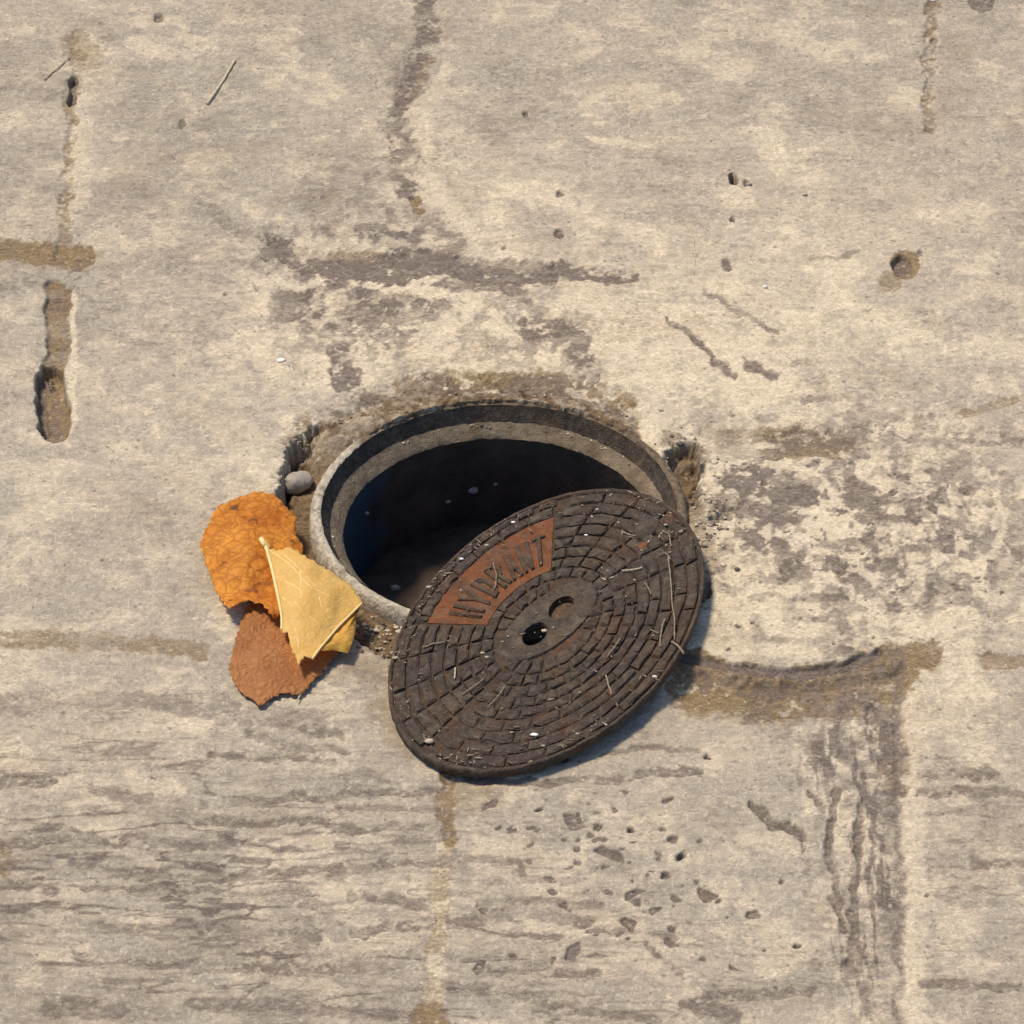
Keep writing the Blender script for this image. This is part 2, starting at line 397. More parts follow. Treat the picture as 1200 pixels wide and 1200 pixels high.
mark('dark', [(800, 768), (870, 781), (930, 786), (990, 780), (1030, 764)], 4.5, 1.2, 4, .0030, None, True)  # shade under the upper slab's edge, painted dark along the groove
mark('tan', [(820, 810), (920, 815), (1040, 800)], 20, .75, 18, .0018, .36)
mark('dark', [(900, 830), (980, 850), (1040, 880)], 24, .65, 20, .0012, .40)
mark('tan', [(1040, 830), (1052, 910)], 20, .6, 12, .0014, .38)
mark('tan', [(1160, 775), (1200, 778)], 8, .9, 6, .0016)
mark('dark', [(1056, 800), (1056, 1200)], 5, .85, 5, .0010, .30)
mark('pale', [(1074, 790), (1072, 1000), (1070, 1200)], 12, .75, 12)
mark('pale', [(1071, 800), (1068, 1000), (1066, 1200)], 5, .75, 5, 0, None, True)
mark('tan', [(524, 905), (524, 985)], 9, .95, 6, .0014, .28)
mark('tan', [(545, 930), (565, 925)], 22, .45, 18)
mark('pale', [(520, 1000), (516, 1100), (508, 1190)], 9, .95, 6, .0004)
mark('tan', [(522, 1000), (514, 1110), (505, 1200)], 10, .60, 8, 0, .36)
mark('tan', [(505, 1195), (500, 1230)], 20, .9, 12)
mark('tan', [(0, 752), (120, 750), (240, 764)], 9, .65, 9, .0010, .32)
mark('tan', [(410, 745), (450, 790), (480, 850)], 30, .45, 26)
mark('dark', [(0, 828), (100, 822), (200, 826), (300, 838), (380, 845)], 11, .60, 9, .0012, .34)
mark('dark', [(390, 790), (440, 800)], 14, .45, 12, 0, .36)
mark('tan', [(0, 1000), (8, 1010)], 14, .8, 10)
yc = 780 + 13 * np.sin(np.pi * np.clip((LX - 800) / 270, 0, 1)) - 10 * sstep(1010, 1075, LX)
stp = sstep(0, 4, LY - yc) * (1 - sstep(15, 130, LY - yc)) * sstep(770, 800, PX) * (1 - sstep(1048, 1075, PX))
hgt -= .0030 * sstep(-2, 9, LY - yc) * (1 - sstep(15, 130, LY - yc)) * sstep(770, 800, PX) * (1 - sstep(1048, 1075, PX))
tan = np.maximum(tan, .8 * stp * sstep(.36, .56, mott) * (1 - sstep(15, 80, LY - yc)))
# --- stains, scuffs and scratches
for p, w, a in (([(398, 415), (405, 450)], 14, 1.1), ([(425, 365), (470, 375)], 30, .85), ([(375, 385), (410, 395)], 9, .7),
                ([(340, 350), (380, 340)], 7, .6), ([(610, 385), (660, 388)], 12, 1.0), ([(675, 395), (692, 440)], 12, 1.0),
                ([(540, 395), (600, 405)], 8, .55), ([(640, 405), (560, 415)], 6, .5), ([(160, 300), (240, 298)], 14, .40),
                ([(245, 245), (270, 262), (320, 285)], 7, .65), ([(385, 268), (405, 250)], 6, .6), ([(330, 345), (380, 352)], 5, .6),
                ([(305, 375), (360, 368)], 5, .5), ([(610, 260), (655, 275)], 20, .35), ([(590, 95), (655, 95)], 12, .35),
                ([(860, 555), (900, 568), (945, 578)], 16, 1.2), ([(870, 590), (905, 600)], 9, .85), ([(1000, 575), (1030, 590)], 16, .95),
                ([(1010, 608), (1012, 610)], 6, .9), ([(945, 650), (965, 640), (1000, 640)], 8, .75), ([(970, 700), (995, 740)], 9, .8),
                ([(1060, 570), (1065, 620)], 10, .45), ([(830, 655), (935, 655)], 7, .45), ([(945, 660), (950, 690)], 8, .5),
                ([(1030, 625), (1040, 680)], 9, .5), ([(1110, 560), (1140, 598)], 4, .7), ([(1180, 560), (1195, 620)], 10, .6),
                ([(1185, 630), (1198, 650)], 9, .8), ([(1090, 700), (1096, 706)], 5, .8), ([(1160, 588), (1162, 590)], 5, .8),
                ([(1120, 672), (1122, 675)], 6, .75), ([(1182, 675), (1186, 680)], 5, .75), ([(940, 430), (962, 450)], 10, .55),
                ([(1030, 425), (1060, 450)], 18, .30), ([(1000, 490), (1060, 488)], 7, .6), ([(945, 470), (965, 470)], 4, .7),
                ([(885, 490), (895, 492)], 4, .7), ([(1075, 372), (1130, 390)], 12, .45), ([(1000, 0), (1200, 4)], 9, .35)):
    mark('dark', p, w, a, w * .55, .0006, .34)
for p, w, a, dp in (([(785, 378), (820, 408), (860, 440)], 4, .9, .0012), ([(878, 425), (910, 443)], 4, .85, .0012), ([(826, 342), (870, 370), (905, 390)], 3.2, .7, .0008),
                    ([(945, 308), (985, 305), (1002, 294)], 2.2, .55, .0004), ([(1020, 233), (1035, 238)], 2, .5, .0003)):
    mark('dark', p, w * .9, a * 1.1, w * 1.1, dp)
for p, w in (([(400, 1020), (470, 1014), (590, 1008), (612, 1014), (617, 1030)], 4.5), ([(240, 945), (330, 938), (400, 930), (520, 925)], 4), ([(240, 965), (340, 962), (420, 972)], 4),
             ([(80, 1010), (160, 1025), (240, 1030), (300, 1022), (400, 1018)], 5), ([(100, 1040), (200, 1040), (280, 1045), (370, 1048)], 3.5), ([(120, 1082), (220, 1086), (310, 1094), (370, 1100)], 5),
             ([(90, 1118), (180, 1128), (300, 1134), (420, 1136)], 6), ([(0, 990), (70, 985), (170, 985), (240, 992)], 5), ([(260, 985), (320, 990)], 4), ([(60, 1180), (140, 1185)], 9), ([(230, 1172), (360, 1184), (480, 1190)], 8),
             ([(0, 1035), (60, 1040)], 6), ([(290, 848), (340, 852), (395, 862)], 6), ([(295, 862), (350, 880), (400, 880)], 5), ([(250, 885), (300, 890), (390, 895)], 4), ([(110, 925), (180, 935)], 6), ([(0, 915), (60, 918)], 6),
             ([(520, 912), (640, 918), (740, 908), (820, 900)], 4.5), ([(700, 880), (820, 874)], 3), ([(560, 1062), (640, 1060), (700, 1058)], 4), ([(530, 1080), (620, 1074), (690, 1080)], 6), ([(690, 1090), (790, 1096)], 3), ([(590, 1098), (660, 1098)], 3.5),
             ([(520, 1150), (600, 1165), (680, 1185), (770, 1195)], 6), ([(560, 1140), (700, 1142)], 4), ([(800, 1175), (880, 1165), (950, 1160)], 5), ([(820, 1180), (860, 1190)], 9), ([(1080, 925), (1200, 930)], 5), ([(1120, 908), (1170, 908)], 7), ([(1080, 1150), (1200, 1155)], 5), ([(1140, 1010), (1200, 1014)], 5),
             ([(400, 945), (520, 950)], 4), ([(400, 975), (490, 970)], 4), ([(405, 1050), (500, 1062)], 6), ([(420, 1095), (510, 1080)], 5), ([(740, 1085), (760, 1105), (800, 1145)], 3)):
    mark('dark', p, w, .85, w * .7, .0009, .30, False, 1.0)
mark('dark', [(885, 942), (905, 960), (925, 962), (945, 974)], 6, 1.0, 4, .0030)
mark('dark', [(948, 930), (965, 945)], 4, .9, 4, .0018)
mark('dark', [(947, 970), (945, 995), (947, 1020)], 3, .85, 3, .0014, .30)
mark('dark', [(981, 923), (978, 960), (974, 1000), (978, 1050), (984, 1085)], 4.2, 1.0, 4, .0022)
mark('dark', [(1011, 940), (1008, 975), (1001, 1015), (999, 1060), (995, 1125)], 4.2, 1.0, 4, .0022)
mark('dark', [(998, 1134)], 11, .75, 6, .0016)
mark('dark', [(1015, 925), (1045, 960), (1050, 1050)], 14, .45, 12, .0008, .42)
mark('pale', [(992, 960), (992, 1030)], 6, .8, 6, 0, .32)
mark('pale', [(1022, 960), (1018, 1060)], 8, .5, 8, 0, .42)
mark('dark', [(1040, 1090), (1040, 1200)], 14, .45, 12, .0006, .40)
def chip_out(px, py, r, dp):
    global dark, hgt
    a0 = rnd.uniform(0, 6.3); n = rnd.choice((4, 5, 5, 6)); st = rnd.uniform(.55, 1.0); sl_ = rnd.uniform(-.4, .4)
    poly = []
    for i in range(n):
        a = a0 + 6.283 * i / n + rnd.uniform(-.35, .35); q = r * rnd.uniform(.55, 1.25)
        x, y = q * math.cos(a), q * math.sin(a) * st * .8; poly.append((px + x, py + y + sl_ * x))
    sel = (np.abs(PX - px) < r * 2 + 12) & (np.abs(PY - py) < r * 2 + 12)
    X, Y = LX[sel], LY[sel]; d = seg_dist(X, Y, poly + poly[:1]); sd_ = np.where(inside(poly, X, Y), d, -d)
    m = sstep(-1.0, 1.6, sd_ + (ero[sel] - .5) * 3)
    v = dark[sel]; dark[sel] = np.maximum(v, m * rnd.uniform(1.4, 1.7)); hgt[sel] -= m * dp
# --- chips broken out of the surface (dark, with a real recess)
for px, py, r, dp in ((633, 948, 6, .003), (740, 971, 6, .0035), (702, 970, 7, .002), (672, 965, 14, .0018), (622, 970, 6, .001), (788, 983, 6, .0022), (798, 1002, 6, .0035),
                      (778, 1025, 6, .003), (717, 1000, 17, .0018), (743, 1045, 11, .0018), (767, 1065, 9, .0014), (735, 1080, 11, .0018), (785, 1102, 8, .0012), (673, 1115, 10, .0018),
                      (647, 1127, 6, .0012), (603, 1122, 8, .0012), (563, 1133, 7, .0012), (660, 1060, 7, .001), (645, 1032, 6, .001), (712, 1045, 6, .001), (830, 884, 6, .003), (820, 985, 5, .0014),
                      (830, 1048, 13, .0018), (880, 1072, 10, .0018), (933, 1106, 6, .0028), (575, 943, 8, .001), (600, 970, 8, .001), (1152, 5, 14, .0008), (700, 985, 5, .001), (770, 1000, 4, .001)):
    chip_out(px, py, r * 1.3, dp * .75)
for px, py, r, dp in ((860, 213, 6.5, .008), (873, 216, 5, .002), (1058, 312, 13, .0045), (1078, 298, 5, .001), (615, 137, 5, .0025), (186, 22, 6, .003), (655, 228, 5, .002), (655, 276, 7, .0022),
                      (1096, 46, 5, .002), (852, 312, 8, .0012), (860, 260, 4, .002), (590, 292, 3, .001), (265, 343, 3, .001), (212, 145, 7, .0008)):
    mark('dark', [(px, py)], r * .75, .95, r * .35, dp, None, True)
mark('tan', [(1062, 312)], 16, .85, 5, .0008, None, True); mark('tan', [(1045, 330)], 12, .6, 6, .0006)
mark('pale', [(1096, 44)], 9, .5, 4)
mark('pale', [(690, 163), (728, 167)], 3.5, 1.0, 2.5); mark('pale', [(730, 165), (742, 130)], 1.5, .6, 2)

for p, w, a in (([(452, 470), (500, 458), (560, 456), (620, 460)], 7, 1.1), ([(560, 462), (660, 466), (735, 484)], 6, 1.0), ([(480, 440), (520, 446)], 8, .7), ([(610, 446), (690, 452)], 7, .7), ([(395, 478), (440, 462)], 7, .9)):
    mark('dark', p, w, a, w * 1.2, .0010, .36)
for p, w, a in (([(470, 452), (560, 444), (660, 450), (730, 474)], 11, .9),): mark('tan', p, w, a, 12, .0006, .34)
for i in range(64):
    t = rnd.gauss(0, 1); px, py = 720 + 62 * t + rnd.gauss(0, 40), 1010 + 34 * t + rnd.gauss(0, 48)
    chip_out(px, py, rnd.uniform(2.5, 8.5), rnd.uniform(.0004, .0013))
for i in range(40): chip_out(rnd.uniform(850, 1190), rnd.uniform(560, 760), rnd.uniform(2, 6), rnd.uniform(.0004, .0012))
for i in range(30): chip_out(rnd.uniform(0, 1200), rnd.uniform(0, 1200), rnd.uniform(1.5, 3.5), rnd.uniform(.0004, .0014))
# --- the broken edge round the box and the soil in the gap
BREAK = [(322, 600), (328, 560), (343, 522), (362, 500), (385, 489), (412, 486), (436, 476), (452, 463), (490, 456), (540, 453), (600, 456), (650, 463), (700, 471), (735, 490), (752, 513), (762, 532), (780, 532), (786, 514), (800, 508), (818, 514), (826, 545), (820, 575), (826, 600), (838, 625), (842, 660), (828, 700), (770, 740), (700, 765), (600, 785), (500, 780), (455, 770), (425, 752), (404, 735), (372, 715), (345, 690), (328, 650)]
rg = (ero - .5) * 16
BX, BY = LX + w2x * .8 + rg, LY + w2y * .8 + rg * .6
bm_in = inside(BREAK, BX, BY)
db = seg_dist(BX, BY, BREAK + BREAK[:1])
sd = np.where(bm_in, db, -db)                               # px inside the break
pit = sstep(-3, 6.5, sd)
RR = np.hypot(WX, WY); TH = np.arctan2(WY, WX)
rear = sstep(.030, .074, WY)                                # at the back the mortar has run down over the ring
rear = rear * (1 - sstep(-.055, -.075, WX) * 0)
corner = np.exp(-(((PX - 804) / 30) ** 2 + ((PY - 538) / 30) ** 2))
soil_h = -.0085 + .0078 * np.clip(1.4 * zone(832, 635, 34, 58), 0, 1) + (mott - .5) * .005 + (fineN - .5) * .002 + rear * .0102 - .008 * corner - .006 * np.exp(-(((PX - 350) / 30) ** 2 + ((PY - 530) / 45) ** 2))
soil_h = soil_h - .016 * (1 - sstep(.0935, .0962, RR + (fineN - .5) * .0016 + rear * .0043))
hgt = hgt - .0022 * sstep(-22, 0, sd) * (1 - pit) * rear    # the surface sags towards the rear edge
hgt = hgt * (1 - pit) + soil_h * pit
undercut = np.exp(-((sd - 5) / 5.0) ** 2) * (1 - rear * .6)
hgt -= (.0045 + .0100 * np.exp(-(((PX - 360) / 50) ** 2 + ((PY - 530) / 60) ** 2))) * undercut * pit * (1 - np.clip(1.4 * zone(832, 635, 34, 58), 0, 1))
soil = pit * (1 - .6 * np.clip(1.4 * zone(832, 640, 34, 55), 0, 1)) * (.95 - .45 * rear * sstep(.45, .6, mott))
crumb = np.exp(-(sd / 9.0) ** 2)
pale = np.maximum(pale, .8 * np.exp(-((sd + 7) / 9.0) ** 2) * sstep(.40, .55, mott) * (PX > 380))
dark = np.maximum(dark, .8 * crumb * sstep(.50, .6, fineN * .5 + mott * .5) * (1 - pit))
tan = np.maximum(tan, .75 * np.exp(-((sd + 4) / 10.0) ** 2) * rear * sstep(.44, .56, mott))
# crumbly dark rubble beside the right end of the cover
rub = zone(845, 600, 26, 36)
dark = np.maximum(dark, rub * sstep(.46, .55, mott * .5 + fineN * .5)); pale = np.maximum(pale, rub * sstep(.52, .44, mott * .5 + fineN * .5) * .9)
hgt -= rub * sstep(.46, .58, mott * .5 + fineN * .5) * .002
# grey gritty soil below the ring
grit = zone(450, 735, 32, 26) * pit

edge = sstep(0, .03, np.minimum(np.minimum(WX - x0, x1 - WX), np.minimum(WY - y0, y1 - WY)))
hgt *= edge
for a in (dark, tan, pale): a *= edge
hgt = np.where(RR < .060, -.03, hgt)

# vertex normals from the height field, so that neighbouring slabs shade as one surface
gyh, gxh = np.gradient(hgt, DY, DX)
nrm = np.stack([-gxh, -gyh, np.ones_like(hgt)], -1); nrm /= np.linalg.norm(nrm, axis=-1, keepdims=True)
stain_shade = np.stack([np.clip(dark, 0, 1.35), np.clip(tan, 0, 1), np.clip(pale, 0, 1), np.clip(soil, 0, 1)], -1).astype(np.float32)

SLABS = [
    ([(-400, -400), (86, -400), (86, 110), (74, 305), (-400, 305)], None),
    ([(86, -400), (505, -400), (478, 120), (480, 230), (500, 312), (74, 305), (86, 110)], None),
    ([(505, -400), (1096, -400), (1088, 150), (1085, 512), (830, 520), (735, 326), (500, 312), (480, 230), (478, 120)], None),
    ([(1096, -400), (1700, -400), (1700, 515), (1085, 512), (1088, 150)], None),
    ([(-400, 305), (74, 305), (64, 430), (60, 510), (56, 760), (-400, 752)], None),
    ([(74, 305), (500, 312), (735, 326), (830, 520), (838, 620), (830, 700), (800, 775), (520, 800), (250, 764), (56, 760), (60, 510), (64, 430)], None),
    ([(830, 520), (1085, 512), (1080, 770), (990, 788), (920, 794), (860, 788), (800, 775), (830, 700), (838, 620)], None),
    ([(1085, 512), (1700, 515), (1700, 780), (1080, 770)], None),
    ([(-400, 752), (56, 760), (250, 764), (520, 800), (524, 985), (505, 1700), (-400, 1700)], None),
    ([(520, 800), (800, 775), (860, 788), (920, 794), (990, 788), (1062, 772), (1058, 1700), (505, 1700), (524, 985)], None),
    ([(1062, 772), (1080, 770), (1700, 780), (1700, 1700), (1058, 1700)], None),
]
fcx = (PX[:-1, :-1] + PX[1:, 1:]) / 2 + w1x[:-1, :-1] * .4; fcy = (PY[:-1, :-1] + PY[1:, 1:]) / 2 + w1y[:-1, :-1] * .3
ident = np.full(fcx.shape, 5)
for i, (poly, _) in enumerate(SLABS): ident[inside(poly, fcx, fcy)] = i
ident[(pit[:-1, :-1] > .5)] = 20
rc = np.hypot((WX[:-1, :-1] + WX[1:, 1:]) / 2, (WY[:-1, :-1] + WY[1:, 1:]) / 2)
ident[rc < .0908] = -1

vid = np.arange(NX * NY).reshape(NY, NX)
Q4 = np.stack([vid[:-1, :-1], vid[:-1, 1:], vid[1:, 1:], vid[1:, :-1]], -1)
P3 = np.stack([WX, WY, hgt], -1).reshape(-1, 3); N3 = nrm.reshape(-1, 3); S4 = stain_shade.reshape(-1, 4)
def grid_mesh(name, k):
    f = Q4[ident == k].reshape(-1, 4)
    used, inv = np.unique(f, return_inverse=True); inv = inv.reshape(-1)
    me = bpy.data.meshes.new(name)
    me.vertices.add(len(used)); me.vertices.foreach_set('co', P3[used].astype(np.float32).ravel())
    me.loops.add(len(inv)); me.loops.foreach_set('vertex_index', inv.astype(np.int32))
    me.polygons.add(len(f)); me.polygons.foreach_set('loop_start', np.arange(0, len(inv), 4, dtype=np.int32))
    me.update(calc_edges=True)
    me.polygons.foreach_set('use_smooth', np.ones(len(f), bool))
    at = me.attributes.new('stain_shade', 'FLOAT_COLOR', 'POINT'); at.data.foreach_set('color', S4[used].ravel())
    me.normals_split_custom_set_from_vertices(N3[used].astype(np.float32))
    me.update(); return me

# the far pavement: a sheet out to the horizon round the surveyed piece
R_ = 120.0
v = [(x0, y0, 0), (x1, y0, 0), (x1, y1, 0), (x0, y1, 0), (-R_, -R_, 0), (R_, -R_, 0), (R_, R_, 0), (-R_, R_, 0)]
me = mesh_py('pavement', v, [(4, 5, 1, 0), (5, 6, 2, 1), (6, 7, 3, 2), (7, 4, 0, 3)])
at = me.attributes.new('stain_shade', 'FLOAT_COLOR', 'POINT'); at.data.foreach_set('color', [0.0, 0.0, 0.0, 0.0] * len(v))
pavement = obj('pavement', me, M['stone'])
tag(pavement, 'worn beige stone pavement with filled joints', kind='structure')
for i in range(len(SLABS)):
    obj('paving_slab', grid_mesh('paving_slab', i), M['stone'], pavement)
soil_o = obj('dirt', grid_mesh('dirt', 20), M['stone'])
tag(soil_o, 'brown dirt filling the gap between broken paving and iron ring', 'dirt', kind='stuff')

# ------------------------------------------------------------------ the valve box: ring, ledge, shaft
def lathe(name, prof, seg=160, wob=0.0, seed=0, centre=None):
    centre = centre or [(0, 0)] * len(prof)
    v = []; f = []
    r_ = random.Random(seed)
    th_ = np.linspace(0, 2 * math.pi, seg, endpoint=False)
    n_lo = [fbm(np.cos(th_) * 7 + 30 + 9 * q_, np.sin(th_) * 7 + 30, 400 + seed, 3) for q_ in range(3)]
    for j, (r, z) in enumerate(prof):
        for i in range(seg):
            a = 2 * math.pi * i / seg
            q = r + (r_.random() - .5) * wob * .5 + wob * 1.4 * (float(n_lo[j % 3][i]) - .5)
            v.append((centre[j][0] + q * math.cos(a), centre[j][1] + q * math.sin(a), z + (r_.random() - .5) * wob))
    for j in range(len(prof) - 1):
        for i in range(seg):
            k = (i + 1) % seg
            f.append((j * seg + i, j * seg + k, (j + 1) * seg + k, (j + 1) * seg + i))
    return mesh_py(name, v, f)
box = thing('valve_box', (0, 0, -.03), 'round iron valve box with pale worn rim set open in the pavement', 'valve box')
def inbox(me):
    me.transform(__import__('mathutils').Matrix.Translation((0, 0, .03))); return me
obj('rim', inbox(lathe('rim', [(.0970, -.035), (.0968, -.006), (.0958, -.0022), (.0945, -.0004), (.0922, .0002), (.0904, -.0010)], 200, .0008, 3)), M['lip'], box)
obj('ring_wall', inbox(lathe('ring_wall', [(.0904, -.0006), (.0898, -.002), (.0870, -.0075), (.0862, -.0088)], 200, .0005, 4)), M['wall'], box)
obj('seat_ledge', inbox(lathe('seat_ledge', [(.0862, -.0088), (.0835, -.0110), (.0802, -.0140), (.0796, -.0150)], 200, .0007, 5)), M['ledge'], box)
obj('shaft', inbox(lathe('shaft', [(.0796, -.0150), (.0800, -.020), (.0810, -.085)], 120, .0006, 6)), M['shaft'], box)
# iron lug on the ring that carries the raised end of the cover
def tube(name, pts, rads, seg=8):
    pts = [Vector(p) for p in pts]; v = []; f = []
    for i, p in enumerate(pts):
        t = (pts[min(i + 1, len(pts) - 1)] - pts[max(i - 1, 0)]).normalized()
        a = t.orthogonal().normalized() if i == 0 else (a - t * a.dot(t)).normalized()
        b = t.cross(a); r = rads[i] if isinstance(rads, (list, tuple)) else rads
        for k in range(seg):
            w = 2 * math.pi * k / seg; v.append(p + a * (r * math.cos(w)) + b * (r * math.sin(w)))
    for i in range(len(pts) - 1):
        for k in range(seg):
            q = (k + 1) % seg; f.append((i * seg + k, i * seg + q, (i + 1) * seg + q, (i + 1) * seg + k))
    c0 = len(v); v.append(pts[0]); c1 = len(v); v.append(pts[-1])
    for k in range(seg):
        q = (k + 1) % seg; f.append((c0, q, k)); n0 = (len(pts) - 1) * seg; f.append((c1, n0 + k, n0 + q))
    return mesh_py(name, v, f)
def rock(name, c, r, seed, sub=2, squash=(1, 1, .7), rough=.35):
    bm = bmesh.new(); bmesh.ops.create_icosphere(bm, subdivisions=sub, radius=1)
    q = random.Random(seed); off = [Vector((q.uniform(-1, 1), q.uniform(-1, 1), q.uniform(-1, 1))).normalized() for _ in range(7)]
    am = [q.uniform(-rough, rough) for _ in off]
    for vv in bm.verts:
        s = 1 + sum(a * max(0, vv.co.normalized().dot(o)) ** 2 for a, o in zip(am, off)) + q.uniform(-.06, .06)
        p = vv.co * s; vv.co = Vector((p.x * squash[0], p.y * squash[1], p.z * squash[2])) * r + Vector(c)
    me = bpy.data.meshes.new(name); bm.to_mesh(me); bm.free()
    me.polygons.foreach_set('use_smooth', [True] * len(me.polygons)); return me
lugp = LID_C + LID_A * .80 + LID_B * .17
obj('hinge_lug', tube('hinge_lug', [(lugp.x, lugp.y, .025 - .03 + .0), (lugp.x, lugp.y, lugp.z - .0065 + .03)], .009, 14), M['wall'], box)

# silt on the floor of the shaft
v = []; f = []
nr, ns = 26, 72
for j in range(nr + 1):
    for i in range(ns):
        a = 2 * math.pi * i / ns; r = .0808 * j / nr
        x, y = r * math.cos(a), r * math.sin(a)
        h = float(fbm(np.array([x / .022 + 40]), np.array([y / .022 + 40]), 71, 4)[0])
        v.append((x, y, -.070 + (h - .5) * .012 - .10 * max(0, -x - .01) * .3))
for j in range(nr):
    for i in range(ns):
        k = (i + 1) % ns; f.append((j * ns + i, j * ns + k, (j + 1) * ns + k, (j + 1) * ns + i))
tag(obj('silt', mesh_py('silt', v, f), M['silt']), 'dark lumpy silt lying at the bottom of the valve box', 'silt', kind='stuff')

# ------------------------------------------------------------------ the cover
def LP(u, w, h=0.0): return LID_C + LID_A * u + LID_B * w + LID_N * h
def pol(r, deg, h=0.0): return LP(r * math.cos(math.radians(deg)), r * math.sin(math.radians(deg)), h)
def uv_of(px, py, h=0.0):
    p = on_plane(px, py, LID_C + LID_N * h, LID_N) - LID_C - LID_N * h
    aa, ab, bb = LID_A.dot(LID_A), LID_A.dot(LID_B), LID_B.dot(LID_B); pa, pb = p.dot(LID_A), p.dot(LID_B)
    dt = aa * bb - ab * ab; return ((pa * bb - pb * ab) / dt, (pb * aa - pa * ab) / dt)
GROOVE = -.0017      # level of the sunk ground between the raised blocks; block tops lie at 0
BOT = -.0050
cover = thing('valve_cover', LID_C + LID_N * BOT, 'rusty brown cast iron cover lettered HYDRANT, lifted off and tilted across the ring', 'cover')
HOLES = [((-.090, .006), .078, 30), ((.118, .048), .080, 20)]
def holeloop(c, r, n=40, seed=0):
    q = random.Random(seed)
    return [(c[0] + r * (1 + q.uniform(-.025, .025)) * math.cos(2 * math.pi * i / n), c[1] + r * (1 + q.uniform(-.025, .025)) * math.sin(2 * math.pi * i / n)) for i in range(n)]
HL = [holeloop(c, r, 40, s) for c, r, s in HOLES]
def slab_with_holes(name, outer, holes, top, bot, mat, inner_pts=(), hjit=0.0, taper=0.0):
    vs_ = list(outer); es = [(i, (i + 1) % len(outer)) for i in range(len(outer))]
    loops = [list(range(len(outer)))]
    for h in holes:
        b = len(vs_); vs_ += h; es += [(b + i, b + (i + 1) % len(h)) for i in range(len(h))]; loops.append(list(range(b, b + len(h))))
    vs_ += list(inner_pts)
    r = delaunay_2d_cdt([Vector(p) for p in vs_], es, [], 0, 1e-6)
    pv, fs, orig = r[0], r[2], r[3]
    keep = []
    for t in fs:
        c = sum((pv[i] for i in t), Vector((0, 0))) / 3
        P = lambda L: inside(L, np.array([c.x]), np.array([c.y]))[0]
        if P(outer) and not any(P(h) for h in holes): keep.append(t)
    q = random.Random(5)
    n = len(pv)
    V = [LP(p.x, p.y, top + q.uniform(-hjit, hjit)) for p in pv] + [LP(p.x * (1 + taper), p.y * (1 + taper), bot) for p in pv]
    F = [tuple(t) for t in keep] + [tuple(i + n for i in reversed(t)) for t in keep]
    omap = {}
    for i, o in enumerate(orig):
        for k in o: omap[k] = i
    for li, L in enumerate(loops):
        for i in range(len(L)):
            a, b = omap[L[i]], omap[L[(i + 1) % len(L)]]
            F.append((a, a + n, b + n, b))
    me = mesh_py(name, local(cover, V), F, False)
    bm = bmesh.new(); bm.from_mesh(me); bmesh.ops.recalc_face_normals(bm, faces=bm.faces); bm.to_mesh(me); bm.free()
    return obj(name, me, mat, cover)
q = random.Random(3)
circ = [((1 - abs(q.gauss(0, .007))) * math.cos(2 * math.pi * i / 150), (1 - abs(q.gauss(0, .007))) * math.sin(2 * math.pi * i / 150)) for i in range(150)]
slab_with_holes('plate', circ, HL, GROOVE, BOT, M['plate'])
bl = [(.325 * math.cos(2 * math.pi * i / 60) * (1 + q.uniform(-.02, .02)) + .018, .205 * math.sin(2 * math.pi * i / 60) * (1 + q.uniform(-.02, .02)) + .028) for i in range(60)]
slab_with_holes('boss', bl, [[(c[0] + (x - c[0]) * 1.0, c[1] + (y - c[1]) * 1.0) for x, y in L] for (c, _, _), L in zip(HOLES, [[(cx + (x - cx) * 1.04, cy + (y - cy) * 1.04) for x, y in L] for ((cx, cy), _, _), L in zip(HOLES, HL)])],
                -.0005, GROOVE - .0002, M['boss'], [], .0001, .05)
# rim round the edge of the cover
v = []; f = []; S = 150
for i in range(S):
    a = 360 * i / S; j = q.gauss(0, .0025)
    for r, h in ((1.0 + j * .5, GROOVE - .001), (.999 + j, -.0007), (.993, -.0003), (.978 + j, -.0004), (.972 + j, GROOVE - .0002)):
        v.append(pol(r, a, h + q.gauss(0, .0001)))
for i in range(S):
    k = (i + 1) % S
    for m in range(4): f.append((i * 5 + m, k * 5 + m, k * 5 + m + 1, i * 5 + m + 1))
obj('rim', mesh_py('rim', local(cover, v), f, True), M['block'], cover)

def block(r0, r1, a0, a1, top, seed, skew=lambda a, r: a, name='tread_block', mat=None):
    """a raised cast block: sloped sides, worn and uneven top"""
    q = random.Random(seed); n = 3; V = []; F = []
    am = (a0 + a1) / 2
    def ring(ins, h, jit):
        da = ins / ((r0 + r1) / 2) * 57.3
        L = []
        A0, A1 = a0 + da, a1 - da
        for k in range(n + 1): L.append((r0 + ins, skew(A0 + (A1 - A0) * k / n, r0 + ins)))
        for k in range(n, -1, -1): L.append((r1 - ins, skew(A0 + (A1 - A0) * k / n, r1 - ins)))
        return [pol(r + q.gauss(0, jit), a + q.gauss(0, jit) * 57 / r, h + q.gauss(0, .00016)) for r, a in L]
    m = 2 * (n + 1)
    V += ring(.004, GROOVE - .0002, .004); V += ring(.0085, top - .0005, .0045); V += ring(.020, top, .0045)
    for s in range(2):
        for k in range(m):
            p = (k + 1) % m; F.append((s * m + k, s * m + p, (s + 1) * m + p, (s + 1) * m + k))
    for k in range(n): F.append((2 * m + k, 2 * m + k + 1, 2 * m + m - 2 - k, 2 * m + m - 1 - k))
    me = mesh_py(name, local(cover, V), F, False)
    bm = bmesh.new(); bm.from_mesh(me); bmesh.ops.recalc_face_normals(bm, faces=bm.faces); bm.to_mesh(me); bm.free()
    return obj(name, me, mat or M['block'], cover)
RINGS = [.345, .42, .495, .572, .65, .73, .81, .890, .968]
PANEL_END = 60.5
